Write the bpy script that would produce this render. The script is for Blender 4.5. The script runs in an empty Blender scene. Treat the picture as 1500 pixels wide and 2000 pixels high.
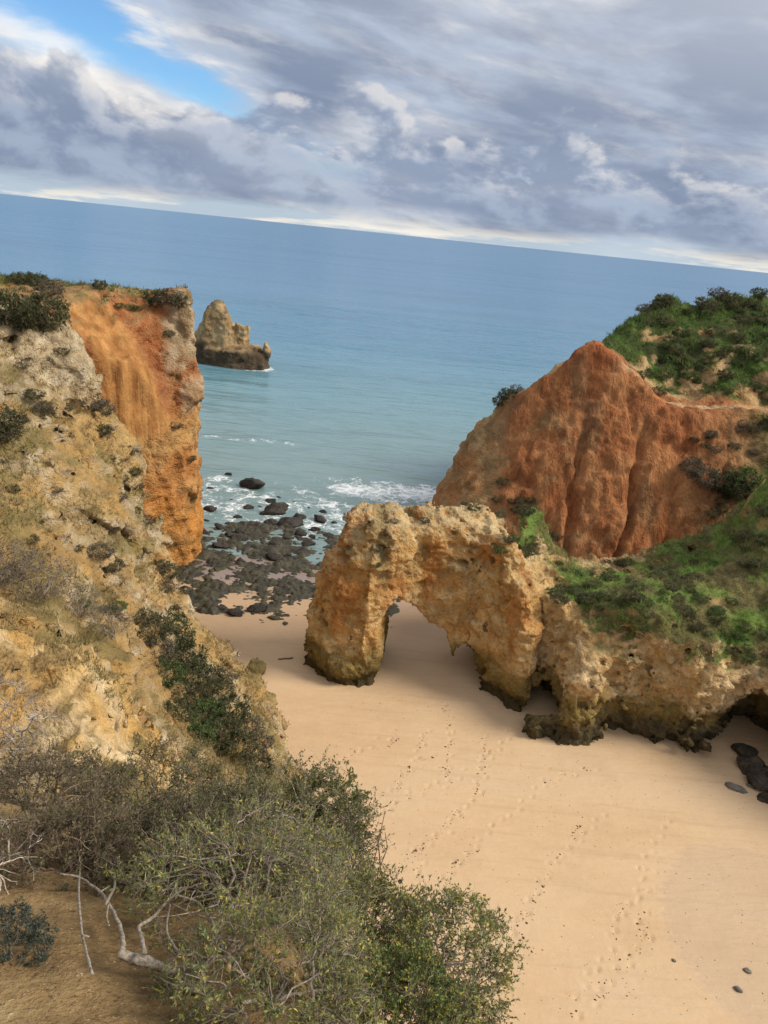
import bpy, math, random
import numpy as np
from mathutils import Matrix, Vector
from mathutils.bvhtree import BVHTree

random.seed(7)
RNG = np.random.default_rng(11)
S = bpy.context.scene
COL = S.collection
R = math.radians

# ------------------------------------------------------------------ camera
FPX, EYE = 1450.0, 25.0                       # focal length in photo pixels (2000 high), eye height in metres
ROLL = math.atan2(155, 1500)
PITCH = math.atan(545 * math.cos(ROLL) / FPX)
cam_data = bpy.data.cameras.new('camera')
cam_data.sensor_fit = 'VERTICAL'
cam_data.sensor_height = 36.0
cam_data.lens = FPX / 2000 * 36.0
cam_data.clip_start = 0.05
cam_data.clip_end = 200000
cam = bpy.data.objects.new('camera', cam_data)
COL.objects.link(cam)
_f = Vector((0, math.cos(PITCH), -math.sin(PITCH)))
_r = Vector((1, 0, 0))
_u = Vector((0, math.sin(PITCH), math.cos(PITCH)))
_cx = _r * math.cos(ROLL) + _u * math.sin(ROLL)
_cy = -_r * math.sin(ROLL) + _u * math.cos(ROLL)
cam.matrix_world = Matrix(((_cx.x, _cy.x, -_f.x, 0), (_cx.y, _cy.y, -_f.y, 0), (_cx.z, _cy.z, -_f.z, EYE), (0, 0, 0, 1)))
S.camera = cam


def ray(px, py):
    dx, dy = px - 750, py - 1000
    c, s = math.cos(ROLL), math.sin(ROLL)
    u, v = dx * c + dy * s, -dx * s + dy * c
    cp, sp = math.cos(PITCH), math.sin(PITCH)
    return np.array((u, FPX * cp - v * sp, -FPX * sp - v * cp))


def at_z(px, py, z=0.0):
    r = ray(px, py)
    return r * ((z - EYE) / r[2]) + np.array((0, 0, EYE))


def at_y(px, py, y):
    r = ray(px, py)
    return r * (y / r[1]) + np.array((0, 0, EYE))


# ------------------------------------------------------------------ render, world, sun
S.render.engine = 'CYCLES'
S.cycles.use_denoising = True
S.cycles.max_bounces = 5
S.cycles.diffuse_bounces = 3
S.cycles.glossy_bounces = 2
S.cycles.transparent_max_bounces = 6
S.cycles.caustics_reflective = False
S.cycles.caustics_refractive = False
S.view_settings.view_transform = 'Standard'
S.view_settings.look = 'None'
S.view_settings.gamma = 1.0
S.view_settings.exposure = 0.60
S.view_settings.use_curve_mapping = False

SUN_AZ, SUN_EL = 94.0, 41.0                   # degrees right of the view axis, degrees up
sd = bpy.data.lights.new('sun', 'SUN')
sd.energy = 2.7
sd.angle = R(20)
sd.color = (1.0, 0.92, 0.80)
sun = bpy.data.objects.new('sun', sd)
COL.objects.link(sun)
_s = Vector((math.sin(R(SUN_AZ)) * math.cos(R(SUN_EL)), math.cos(R(SUN_AZ)) * math.cos(R(SUN_EL)), math.sin(R(SUN_EL))))
sun.rotation_euler = (-_s).to_track_quat('-Z', 'Y').to_euler()
sun.location = (60, 10, 60)


class NT:
    """small helper to write node trees"""
    def __init__(self, tree):
        self.t = tree
        tree.nodes.clear()

    def n(self, typ, **kw):
        nd = self.t.nodes.new(typ)
        for k, v in kw.items():
            setattr(nd, k, v)
        return nd

    def put(self, sock, v):
        if v is None:
            return
        if isinstance(v, bpy.types.NodeSocket):
            self.t.links.new(v, sock)
        else:
            if isinstance(v, (tuple, list)) and len(v) == 3 and sock.type == 'RGBA':
                v = (*v, 1)
            sock.default_value = v

    def math(self, op, a, b=None, c=None, clamp=False):
        nd = self.n('ShaderNodeMath', operation=op, use_clamp=clamp)
        for i, v in enumerate((a, b, c)):
            self.put(nd.inputs[i], v)
        return nd.outputs[0]

    def vmath(self, op, a, b=None, scale=None):
        nd = self.n('ShaderNodeVectorMath', operation=op)
        self.put(nd.inputs[0], a)
        self.put(nd.inputs[1], b)
        if scale is not None:
            self.put(nd.inputs['Scale'], scale)
        return nd.outputs[0]

    def noise(self, vec, scale, detail=4, rough=0.55, dist=0.0, w=None):
        nd = self.n('ShaderNodeTexNoise')
        self.put(nd.inputs['Vector'], vec)
        nd.inputs['Scale'].default_value = scale
        nd.inputs['Detail'].default_value = detail
        nd.inputs['Roughness'].default_value = rough
        nd.inputs['Distortion'].default_value = dist
        return nd.outputs['Fac']

    def voronoi(self, vec, scale, feature='F1', out='Distance'):
        nd = self.n('ShaderNodeTexVoronoi', feature=feature)
        self.put(nd.inputs['Vector'], vec)
        nd.inputs['Scale'].default_value = scale
        return nd.outputs[out]

    def remap(self, v, a, b, c=0.0, d=1.0, smooth=True):
        nd = self.n('ShaderNodeMapRange', interpolation_type='SMOOTHSTEP' if smooth else 'LINEAR')
        for i, x in enumerate((v, a, b, c, d)):
            self.put(nd.inputs[i], x)
        return nd.outputs[0]

    def mix(self, fac, a, b, mode='MIX'):
        nd = self.n('ShaderNodeMix', data_type='RGBA', blend_type=mode)
        self.put(nd.inputs[0], fac)
        self.put(nd.inputs[6], a)
        self.put(nd.inputs[7], b)
        return nd.outputs[2]

    def ramp(self, fac, stops):
        nd = self.n('ShaderNodeValToRGB')
        el = nd.color_ramp.elements
        while len(el) < len(stops):
            el.new(0.5)
        for e, (p, c) in zip(el, stops):
            e.position = p
            e.color = (*c, 1)
        self.put(nd.inputs[0], fac)
        return nd.outputs[0]

    def mapping(self, vec, scale=(1, 1, 1), rot=(0, 0, 0), loc=(0, 0, 0)):
        nd = self.n('ShaderNodeMapping')
        self.put(nd.inputs[0], vec)
        nd.inputs['Location'].default_value = loc
        nd.inputs['Rotation'].default_value = rot
        nd.inputs['Scale'].default_value = scale
        return nd.outputs[0]

    def bump(self, h, strength=0.5, dist=0.1, normal=None):
        nd = self.n('ShaderNodeBump')
        nd.inputs['Strength'].default_value = strength
        nd.inputs['Distance'].default_value = dist
        self.put(nd.inputs['Height'], h)
        self.put(nd.inputs['Normal'], normal)
        return nd.outputs[0]

    def bsdf(self, color, rough=0.9, normal=None, spec=0.2, **kw):
        nd = self.n('ShaderNodeBsdfPrincipled')
        self.put(nd.inputs['Base Color'], color)
        self.put(nd.inputs['Roughness'], rough)
        self.put(nd.inputs['Specular IOR Level'], spec)
        self.put(nd.inputs['Normal'], normal)
        for k, v in kw.items():
            self.put(nd.inputs[k], v)
        return nd.outputs[0]

    def out(self, sh):
        o = self.n('ShaderNodeOutputMaterial')
        self.t.links.new(sh, o.inputs[0])


def new_mat(name):
    m = bpy.data.materials.new(name)
    m.use_nodes = True
    return m, NT(m.node_tree)


W = bpy.data.worlds.new('World')
S.world = W
W.use_nodes = True


def build_world():
    k = NT(W.node_tree)
    sky = k.n('ShaderNodeTexSky', sky_type='NISHITA')
    sky.sun_disc = False
    sky.sun_elevation = R(SUN_EL)
    sky.sun_rotation = R(SUN_AZ)
    sky.air_density = 1.0
    sky.dust_density = 0.6
    sky.ozone_density = 2.0
    blue = k.mix(1.0, sky.outputs[0], (0.078, 0.112, 0.138), 'MULTIPLY')
    tc = k.n('ShaderNodeTexCoord')
    d = tc.outputs['Generated']
    sep = k.n('ShaderNodeSeparateXYZ')
    k.put(sep.inputs[0], d)
    x, y, z = sep.outputs
    zc = k.math('MAXIMUM', z, 0.0)
    # flattened cloud space: bands run along the horizon, dipping to the right
    zt = k.math('ADD', z, k.math('MULTIPLY', x, 0.10))
    cs = k.n('ShaderNodeCombineXYZ')
    k.put(cs.inputs[0], x); k.put(cs.inputs[1], y); k.put(cs.inputs[2], k.math('MULTIPLY', zt, 3.6))
    v = cs.outputs[0]
    big = k.noise(v, 2.6, 2, 0.5)
    det = k.noise(v, 5.6, 8, 0.56, 0.15)
    # same field shifted towards the light (up and right): the difference lights the edges
    v2 = k.vmath('ADD', v, (0.020, 0.0, 0.065))
    det2 = k.noise(v2, 5.6, 8, 0.56, 0.15)
    lit = k.remap(k.math('SUBTRACT', det, det2), -0.10, 0.14)
    # cover: nearly closed, one gap low on the left
    gx = k.math('ADD', x, 0.355)
    gz = k.math('SUBTRACT', z, k.math('ADD', 0.172, k.math('MULTIPLY', gx, -0.35)))
    g = k.math('ADD', k.math('MULTIPLY', k.math('MULTIPLY', gx, gx), 22.0), k.math('MULTIPLY', k.math('MULTIPLY', gz, gz), 380.0))
    gap = k.math('POWER', 2.718, k.math('MULTIPLY', g, -1.0))
    dens = k.math('SUBTRACT', k.math('ADD', k.math('MULTIPLY', det, 1.25), k.math('MULTIPLY', big, 0.45)), k.math('MULTIPLY', gap, 0.62))
    cover = k.remap(dens, 0.34, 0.66)
    thick = k.remap(dens, 0.60, 0.95)
    # colours: thin = bright, thick = lavender grey, lit edges warm white
    body = k.mix(thick, (0.39, 0.455, 0.565), (0.185, 0.235, 0.340))
    up = k.remap(z, 0.10, 0.60)
    side = k.remap(x, -0.25, 0.60)
    br = k.math('MULTIPLY', side, k.remap(z, 0.05, 0.30))
    body = k.mix(k.math('MULTIPLY', br, 0.60), body, (0.47, 0.50, 0.56))
    body = k.mix(k.math('MULTIPLY', up, 0.6), body, (0.78, 0.80, 0.84))
    edge = k.math('MULTIPLY', k.math('MULTIPLY', lit, lit), k.remap(dens, 0.98, 0.62))
    body = k.mix(k.math('MULTIPLY', edge, 0.60), body, (0.86, 0.82, 0.76))
    col = k.mix(cover, blue, body)
    # sunlit cloud tops along the lower rim of the gap
    rz_ = k.math('ADD', k.math('ADD', gz, 0.047), k.math('MULTIPLY', k.math('SUBTRACT', det, 0.5), 0.10))
    rim = k.math('POWER', 2.718, k.math('MULTIPLY', k.math('ADD', k.math('MULTIPLY', k.math('MULTIPLY', rz_, rz_), 3200.0), k.math('MULTIPLY', k.math('MULTIPLY', gx, gx), 16.0)), -1.0))
    col = k.mix(k.math('MULTIPLY', rim, 0.7), col, (0.92, 0.86, 0.78))
    # cumulus bank low over the sea
    cb = k.n('ShaderNodeCombineXYZ')
    k.put(cb.inputs[0], x); k.put(cb.inputs[1], y); k.put(cb.inputs[2], k.math('MULTIPLY', z, 1.7))
    b1 = k.noise(cb.outputs[0], 7.0, 7, 0.56, 0.2)
    cb2 = k.vmath('ADD', cb.outputs[0], (0.018, 0, 0.022))
    b2 = k.noise(cb2, 7.0, 7, 0.56, 0.2)
    topz = k.remap(x, -0.55, 0.5, 0.150, 0.085, smooth=False)
    bd = k.math('ADD', k.math('MULTIPLY', k.math('SUBTRACT', b1, 0.5), 0.30), k.math('SUBTRACT', topz, z))
    bank = k.math('MULTIPLY', k.remap(bd, -0.008, 0.016), k.remap(k.math('ADD', z, k.math('MULTIPLY', k.math('SUBTRACT', b1, 0.5), 0.05)), 0.020, 0.036))
    bl = k.remap(k.math('SUBTRACT', b1, b2), -0.06, 0.10)
    bcol = k.mix(bl, (0.205, 0.255, 0.360), (0.33, 0.39, 0.50))
    bcol = k.mix(k.math('MULTIPLY', k.math('MULTIPLY', bl, bl), k.remap(bd, 0.07, 0.0)), bcol, (0.66, 0.64, 0.63))
    col = k.mix(k.math('MULTIPLY', bank, 0.80), col, bcol)
    # pale strip of clear air at the sea horizon
    hn = k.noise(k.mapping(d, (1, 1, 9)), 5.0, 6, 0.6)
    hz = k.remap(k.math('ADD', z, k.math('MULTIPLY', k.math('SUBTRACT', hn, 0.5), 0.05)), 0.030, 0.006)
    hcol = k.mix(k.remap(hn, 0.46, 0.60), (0.45, 0.54, 0.61), (0.90, 0.83, 0.70))
    col = k.mix(k.math('MULTIPLY', hz, 0.80), col, hcol)
    low = k.remap(z, 0.0, -0.05)
    col = k.mix(low, col, (0.30, 0.36, 0.42))
    bg = k.n('ShaderNodeBackground')
    k.put(bg.inputs[0], col)
    bg.inputs[1].default_value = WORLD_GAIN
    o = k.n('ShaderNodeOutputWorld')
    k.t.links.new(bg.outputs[0], o.inputs[0])


WORLD_GAIN = 0.80
build_world()

# ------------------------------------------------------------------ numpy tools
_perm = RNG.permutation(256).astype(np.int32)
_perm = np.concatenate([_perm, _perm, _perm])
_g = RNG.normal(size=(256, 3)).astype(np.float32)
_g /= np.linalg.norm(_g, axis=1)[:, None]


def gnoise(P):
    """gradient noise about -0.7..0.7 at points (N,3)"""
    P = np.asarray(P, np.float32)
    i = np.floor(P).astype(np.int32)
    f = P - i
    i &= 255
    u = f * f * f * (f * (f * 6 - 15) + 10)
    res = []
    for dx in (0, 1):
        px = _perm[i[:, 0] + dx]
        for dy in (0, 1):
            py = _perm[px + i[:, 1] + dy]
            for dz in (0, 1):
                g = _g[_perm[py + i[:, 2] + dz]]
                res.append(g[:, 0] * (f[:, 0] - dx) + g[:, 1] * (f[:, 1] - dy) + g[:, 2] * (f[:, 2] - dz))
    a = [res[j] + (res[j + 1] - res[j]) * u[:, 2] for j in (0, 2, 4, 6)]
    b0 = a[0] + (a[1] - a[0]) * u[:, 1]
    b1 = a[2] + (a[3] - a[2]) * u[:, 1]
    return b0 + (b1 - b0) * u[:, 0]


def sc(P, s, off=0.0):
    return P * np.asarray(s, np.float32) + np.float32(off)


def fbm(P, s, octs=3, off=0.0, gain=0.5):
    r, a = 0, 1.0
    s = np.asarray(s, np.float32)
    for o in range(octs):
        r = r + a * gnoise(sc(P, s * 2 ** o, off + 17.3 * o))
        a *= gain
    return r


def billow(P, s, octs=3, off=0.0, gain=0.5):
    r, a = 0, 1.0
    s = np.asarray(s, np.float32)
    for o in range(octs):
        r = r + a * (np.abs(gnoise(sc(P, s * 2 ** o, off + 9.7 * o))) * 2 - 0.45)
        a *= gain
    return r


def cells(P, s, off=0):
    """cellular noise: (second minus first distance, random value of the nearest cell)"""
    P = np.asarray(P, np.float32) * np.asarray(s, np.float32)
    b = np.floor(P - 0.5).astype(np.int32)
    f1 = np.full(len(P), 9.0, np.float32); f2 = f1.copy(); rid = np.zeros(len(P), np.float32)
    for dx in (0, 1):
        for dy in (0, 1):
            for dz in (0, 1):
                c = b + np.array((dx, dy, dz), np.int32)
                h = _perm[_perm[_perm[(c[:, 0] + off) & 255] + (c[:, 1] & 255)] + (c[:, 2] & 255)]
                q = c + 0.5 + 0.42 * _g[h] - P
                dd = np.sqrt((q * q).sum(1))
                m = dd < f1
                f2 = np.where(m, f1, np.minimum(f2, dd))
                rid = np.where(m, _perm[h] / 255.0, rid)
                f1 = np.where(m, dd, f1)
    return f2 - f1, rid


def blocks(P, s, off=0):
    """broken blocks: each cell sits in or out, with a joint between neighbours"""
    e, r = cells(P + 0.25 / np.max(s) * np.stack([gnoise(sc(P, np.asarray(s) * 1.3, o)) for o in (1.0, 30.0, 60.0)], 1), s, off)
    return (r - 0.5) * sstep(e, 0.0, 0.3) - 0.35 * (1 - sstep(e, 0.0, 0.13))


def sstep(x, a, b):
    t = np.clip((x - a) / (b - a), 0, 1)
    return t * t * (3 - 2 * t)


def poly_sd(X, Y, poly):
    """signed distance to a plan polygon, negative inside"""
    p = np.asarray(poly, np.float32)
    d = np.full(X.shape, 1e9, np.float32)
    ins = np.zeros(X.shape, bool)
    for a, b in zip(p, np.roll(p, -1, axis=0)):
        e = b - a
        wx, wy = X - a[0], Y - a[1]
        t = np.clip((wx * e[0] + wy * e[1]) / (e @ e + 1e-9), 0, 1)
        d = np.minimum(d, (wx - e[0] * t) ** 2 + (wy - e[1] * t) ** 2)
        c = (a[1] <= Y) != (b[1] <= Y)
        with np.errstate(divide='ignore', invalid='ignore'):
            xi = a[0] + (Y - a[1]) * e[0] / (e[1] if e[1] else 1e-9)
        ins ^= c & (X < xi)
    d = np.sqrt(d)
    return np.where(ins, -d, d)


def tps(points, reg=0.02):
    p = np.asarray(points, float)
    n = len(p)
    D = np.linalg.norm(p[:, None, :2] - p[None, :, :2], axis=2)
    K = np.where(D > 0, D ** 2 * np.log(D + 1e-12), 0) + np.eye(n) * reg * n
    Pm = np.column_stack([np.ones(n), p[:, :2]])
    A = np.block([[K, Pm], [Pm.T, np.zeros((3, 3))]])
    w = np.linalg.solve(A, np.concatenate([p[:, 2], np.zeros(3)]))

    def f(X, Y):
        r = w[n] + w[n + 1] * X + w[n + 2] * Y
        for j in range(n):
            q = (X - p[j, 0]) ** 2 + (Y - p[j, 1]) ** 2
            r = r + w[j] * 0.5 * q * np.log(q + 1e-12)
        return np.clip(r, p[:, 2].min() - 1, p[:, 2].max() + 0.7).astype(np.float32)
    return f


def smax(a, b, k):
    h = np.clip(0.5 - 0.5 * (b - a) / k, 0, 1)
    return b + (a - b) * h + k * h * (1 - h)


def smin(a, b, k):
    return -smax(-a, -b, k)


class Grid:
    def __init__(self, lo, hi, vox):
        self.lo = np.array(lo, np.float32)
        self.vox = vox
        self.n = np.ceil((np.array(hi) - np.array(lo)) / vox).astype(int) + 1
        self.x = (lo[0] + vox * np.arange(self.n[0])).astype(np.float32)
        self.y = (lo[1] + vox * np.arange(self.n[1])).astype(np.float32)
        self.z = (lo[2] + vox * np.arange(self.n[2])).astype(np.float32)
        self.X2, self.Y2 = np.meshgrid(self.x, self.y, indexing='ij')
        self.d = None

    def prism(self, poly, top, cot=0.12, k=0.6):
        """plan polygon with battered walls under a height function"""
        s = poly_sd(self.X2, self.Y2, poly)
        t = top(self.X2, self.Y2) if callable(top) else np.full(s.shape, top, np.float32)
        gx, gy = np.gradient(t, self.vox)
        nz = (1 / np.sqrt(1 + gx * gx + gy * gy)).astype(np.float32)
        if np.isscalar(cot):
            cot = np.full(s.shape, cot, np.float32)
        sn = 1 / np.sqrt(1 + cot * cot)
        wall = (s[:, :, None] + self.z[None, None, :] * cot[:, :, None]) * sn[:, :, None]
        return smax(wall, (self.z[None, None, :] - t[:, :, None]) * nz[:, :, None], k).astype(np.float32)

    def ell(self, c, r, rz=0.0):
        """approximate distance to an ellipsoid, negative inside"""
        ca, sa = math.cos(rz), math.sin(rz)
        dx, dy = self.X2 - c[0], self.Y2 - c[1]
        px, py = (dx * ca + dy * sa) / r[0], (-dx * sa + dy * ca) / r[1]
        q = np.sqrt((px * px + py * py)[:, :, None] + (((self.z - c[2]) / r[2]) ** 2)[None, None, :])
        return ((q - 1) * min(r)).astype(np.float32)

    def band(self, w):
        idx = np.nonzero(np.abs(self.d) < w)
        P = np.stack([self.x[idx[0]], self.y[idx[1]], self.z[idx[2]]], 1)
        return idx, P

    def mesh(self):
        """surface nets"""
        d, n = self.d, self.n
        neg = d < 0
        cnt = np.zeros(n - 1, np.int8)
        sl = [slice(0, -1), slice(1, None)]
        for i in (0, 1):
            for j in (0, 1):
                for k in (0, 1):
                    cnt += neg[sl[i], sl[j], sl[k]]
        act = (cnt > 0) & (cnt < 8)
        c = np.array(np.nonzero(act)).T
        vid = np.full(act.shape, -1, np.int32)
        vid[act] = np.arange(len(c))
        corner = [(i, j, k) for i in (0, 1) for j in (0, 1) for k in (0, 1)]
        val = np.stack([d[c[:, 0] + a, c[:, 1] + b, c[:, 2] + e] for a, b, e in corner], 1)
        acc = np.zeros((len(c), 3), np.float32)
        num = np.zeros(len(c), np.float32)
        for a in range(8):
            for b in range(a + 1, 8):
                df = np.array(corner[b]) - np.array(corner[a])
                if np.abs(df).sum() != 1:
                    continue
                va, vb = val[:, a], val[:, b]
                m = (va < 0) != (vb < 0)
                t = np.where(m, va / np.where(m, va - vb, 1), 0)
                acc += m[:, None] * (np.array(corner[a]) + t[:, None] * df)
                num += m
        V = (self.lo + (c + acc / num[:, None]) * self.vox).astype(np.float32)
        quads = []
        for ax in range(3):
            s0 = [slice(None)] * 3; s1 = [slice(None)] * 3
            s0[ax] = slice(0, -1); s1[ax] = slice(1, None)
            A, B = neg[tuple(s0)], neg[tuple(s1)]
            e = np.array(np.nonzero(A != B)).T
            b1, b2 = (ax + 1) % 3, (ax + 2) % 3
            ok = (e[:, b1] > 0) & (e[:, b2] > 0) & (e[:, b1] < n[b1] - 1) & (e[:, b2] < n[b2] - 1)
            e = e[ok]
            flip = ~A[e[:, 0], e[:, 1], e[:, 2]]
            q = []
            for o1, o2 in ((1, 1), (0, 1), (0, 0), (1, 0)):
                h = e.copy(); h[:, b1] -= o1; h[:, b2] -= o2
                q.append(vid[h[:, 0], h[:, 1], h[:, 2]])
            q = np.stack(q, 1)
            q[flip] = q[flip][:, ::-1]
            quads.append(q)
        Q = np.concatenate(quads)
        Q = Q[(Q >= 0).all(1)]
        return V, Q


def normals(V, Q):
    a = np.cross(V[Q[:, 2]] - V[Q[:, 0]], V[Q[:, 3 if Q.shape[1] == 4 else 2]] - V[Q[:, 1 if Q.shape[1] == 4 else 0]])
    if Q.shape[1] == 3:
        a = np.cross(V[Q[:, 1]] - V[Q[:, 0]], V[Q[:, 2]] - V[Q[:, 0]])
    N = np.zeros_like(V)
    for j in range(Q.shape[1]):
        for ax in range(3):
            N[:, ax] += np.bincount(Q[:, j], a[:, ax], len(V))
    return N / (np.linalg.norm(N, axis=1)[:, None] + 1e-9)


def mesh_from(name, V, F, attrs=None, smooth=True):
    """V (n,3), F (m,3|4) -> mesh data, attrs: {name: (n,3) colour or (n,) float}"""
    me = bpy.data.meshes.new(name)
    V = np.ascontiguousarray(V, np.float32); F = np.ascontiguousarray(F, np.int32)
    m, k = F.shape
    me.vertices.add(len(V)); me.vertices.foreach_set('co', V.ravel())
    me.loops.add(m * k); me.loops.foreach_set('vertex_index', F.ravel())
    me.polygons.add(m)
    me.polygons.foreach_set('loop_start', np.arange(0, m * k, k, dtype=np.int32))
    me.polygons.foreach_set('use_smooth', np.full(m, smooth))
    me.update(calc_edges=True)
    for kx, a in (attrs or {}).items():
        if a.ndim == 2:
            at = me.attributes.new(kx, 'FLOAT_COLOR', 'POINT')
            at.data.foreach_set('color', np.column_stack([a, np.ones(len(a))]).astype(np.float32).ravel())
        else:
            at = me.attributes.new(kx, 'FLOAT', 'POINT')
            at.data.foreach_set('value', a.astype(np.float32))
    return me


def link(name, me, mat=None, parent=None, loc=None):
    o = bpy.data.objects.new(name, me)
    COL.objects.link(o)
    if mat is not None and me is not None and not me.materials:
        me.materials.append(mat)
    if parent is not None:
        o.parent = parent
    if loc is not None:
        o.location = loc
    return o


def tag(o, label=None, cat=None, group=None, kind=None):
    for k_, v_ in (('label', label), ('category', cat), ('group', group), ('kind', kind)):
        if v_:
            o[k_] = v_
    return o


def lerp(a, b, t):
    return np.asarray(a, np.float32) * (1 - t)[:, None] + np.asarray(b, np.float32) * t[:, None]


# ------------------------------------------------------------------ materials
def rock_material(name, fine=1.0, bump=0.95):
    m, k = new_mat(name)
    at = k.n('ShaderNodeAttribute', attribute_name='tint')
    geo = k.n('ShaderNodeNewGeometry')
    p = geo.outputs['Position']
    n1 = k.noise(p, 0.9 * fine, 6, 0.62)
    n2 = k.noise(p, 5.5 * fine, 5, 0.65)
    vo = k.voronoi(k.vmath('ADD', p, k.vmath('SCALE', k.n('ShaderNodeTexNoise').outputs['Color'], scale=0.3)), 2.6 * fine, 'DISTANCE_TO_EDGE')
    c = k.mix(k.remap(n1, 0.30, 0.72), k.mix(1.0, at.outputs['Color'], (0.74, 0.72, 0.70), 'MULTIPLY'), k.mix(1.0, at.outputs['Color'], (1.16, 1.15, 1.12), 'MULTIPLY'))
    c = k.mix(k.math('MULTIPLY', k.remap(n2, 0.50, 0.74), 0.45), c, k.mix(1.0, c, (1.25, 1.24, 1.2), 'MULTIPLY'))
    c = k.mix(k.math('MULTIPLY', k.remap(n2, 0.46, 0.30), 0.50), c, k.mix(1.0, c, (0.52, 0.48, 0.45), 'MULTIPLY'))
    n3 = k.noise(p, 16.0 * fine, 4, 0.7)
    c = k.mix(k.math('MULTIPLY', k.remap(n3, 0.54, 0.70), 0.5), c, k.mix(1.0, c, (0.50, 0.47, 0.45), 'MULTIPLY'))
    c = k.mix(k.math('MULTIPLY', k.remap(n3, 0.46, 0.32), 0.5), c, k.mix(1.0, c, (1.3, 1.3, 1.28), 'MULTIPLY'))
    h = k.math('ADD', k.math('MULTIPLY', n1, 0.5), k.math('MULTIPLY', n2, 0.5))
    h = k.math('SUBTRACT', h, k.math('MULTIPLY', n3, 0.14))
    st = k.n('ShaderNodeAttribute', attribute_name='streak').outputs['Fac']
    s1 = k.noise(k.mapping(p, (1, 1, 0.07)), 1.1, 6, 0.62)
    s2 = k.noise(k.mapping(p, (1, 1, 0.05)), 4.5, 4, 0.6)
    sh = k.math('ADD', k.math('MULTIPLY', s1, 0.9), k.math('MULTIPLY', s2, 0.45))
    h = k.math('ADD', k.math('MULTIPLY', h, k.math('SUBTRACT', 1.0, k.math('MULTIPLY', st, 0.80))), k.math('MULTIPLY', st, sh))
    c = k.mix(k.math('MULTIPLY', st, k.math('MULTIPLY', k.remap(k.math('ADD', k.math('MULTIPLY', s1, 0.6), k.math('MULTIPLY', s2, 0.4)), 0.52, 0.38), 0.6)), c, k.mix(1.0, c, (0.55, 0.50, 0.48), 'MULTIPLY'))
    h = k.math('ADD', h, k.math('MULTIPLY', k.remap(vo, 0.0, 0.16), k.math('MULTIPLY', k.math('SUBTRACT', 1.0, st), 0.09)))
    am = k.n('ShaderNodeAttribute', attribute_name='rough')
    nb = k.n('ShaderNodeBump')
    k.put(nb.inputs['Strength'], k.math('MULTIPLY', am.outputs['Fac'], bump))
    nb.inputs['Distance'].default_value = 0.42 / fine
    k.put(nb.inputs['Height'], h)
    k.out(k.bsdf(c, 0.92, nb.outputs[0], 0.12))
    return m


ROCK = rock_material('weathered_limestone')
ROCK_FAR = rock_material('far_limestone', 0.7)


def leaf_material(name, trans=0.38):
    m, k = new_mat(name)
    at = k.n('ShaderNodeAttribute', attribute_name='tint')
    oi = k.n('ShaderNodeObjectInfo')
    v = k.remap(oi.outputs['Random'], 0, 1, 0.80, 1.22, smooth=False)
    cc = k.n('ShaderNodeCombineXYZ')
    for i in range(3):
        k.put(cc.inputs[i], v)
    c = k.mix(1.0, at.outputs['Color'], cc.outputs[0], 'MULTIPLY')
    tr = k.n('ShaderNodeBsdfTranslucent')
    k.put(tr.inputs[0], c)
    ms = k.n('ShaderNodeMixShader')
    ms.inputs[0].default_value = trans
    k.t.links.new(k.bsdf(c, 0.65, None, 0.25), ms.inputs[1])
    k.t.links.new(tr.outputs[0], ms.inputs[2])
    k.out(ms.outputs[0])
    return m


LEAF = leaf_material('leaves')


def bark_material(name):
    m, k = new_mat(name)
    at = k.n('ShaderNodeAttribute', attribute_name='tint')
    tc = k.n('ShaderNodeNewGeometry')
    n = k.noise(k.mapping(tc.outputs['Position'], (1, 1, 1)), 55, 5, 0.6)
    c = k.mix(k.remap(n, 0.35, 0.65), k.mix(1.0, at.outputs['Color'], (0.55, 0.52, 0.5), 'MULTIPLY'), k.mix(1.0, at.outputs['Color'], (1.2, 1.18, 1.15), 'MULTIPLY'))
    k.out(k.bsdf(c, 0.85, k.bump(n, 0.5, 0.01), 0.2))
    return m


BARK = bark_material('weathered_bark')

# ------------------------------------------------------------------ sea
SEA_Z = -0.30


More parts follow.
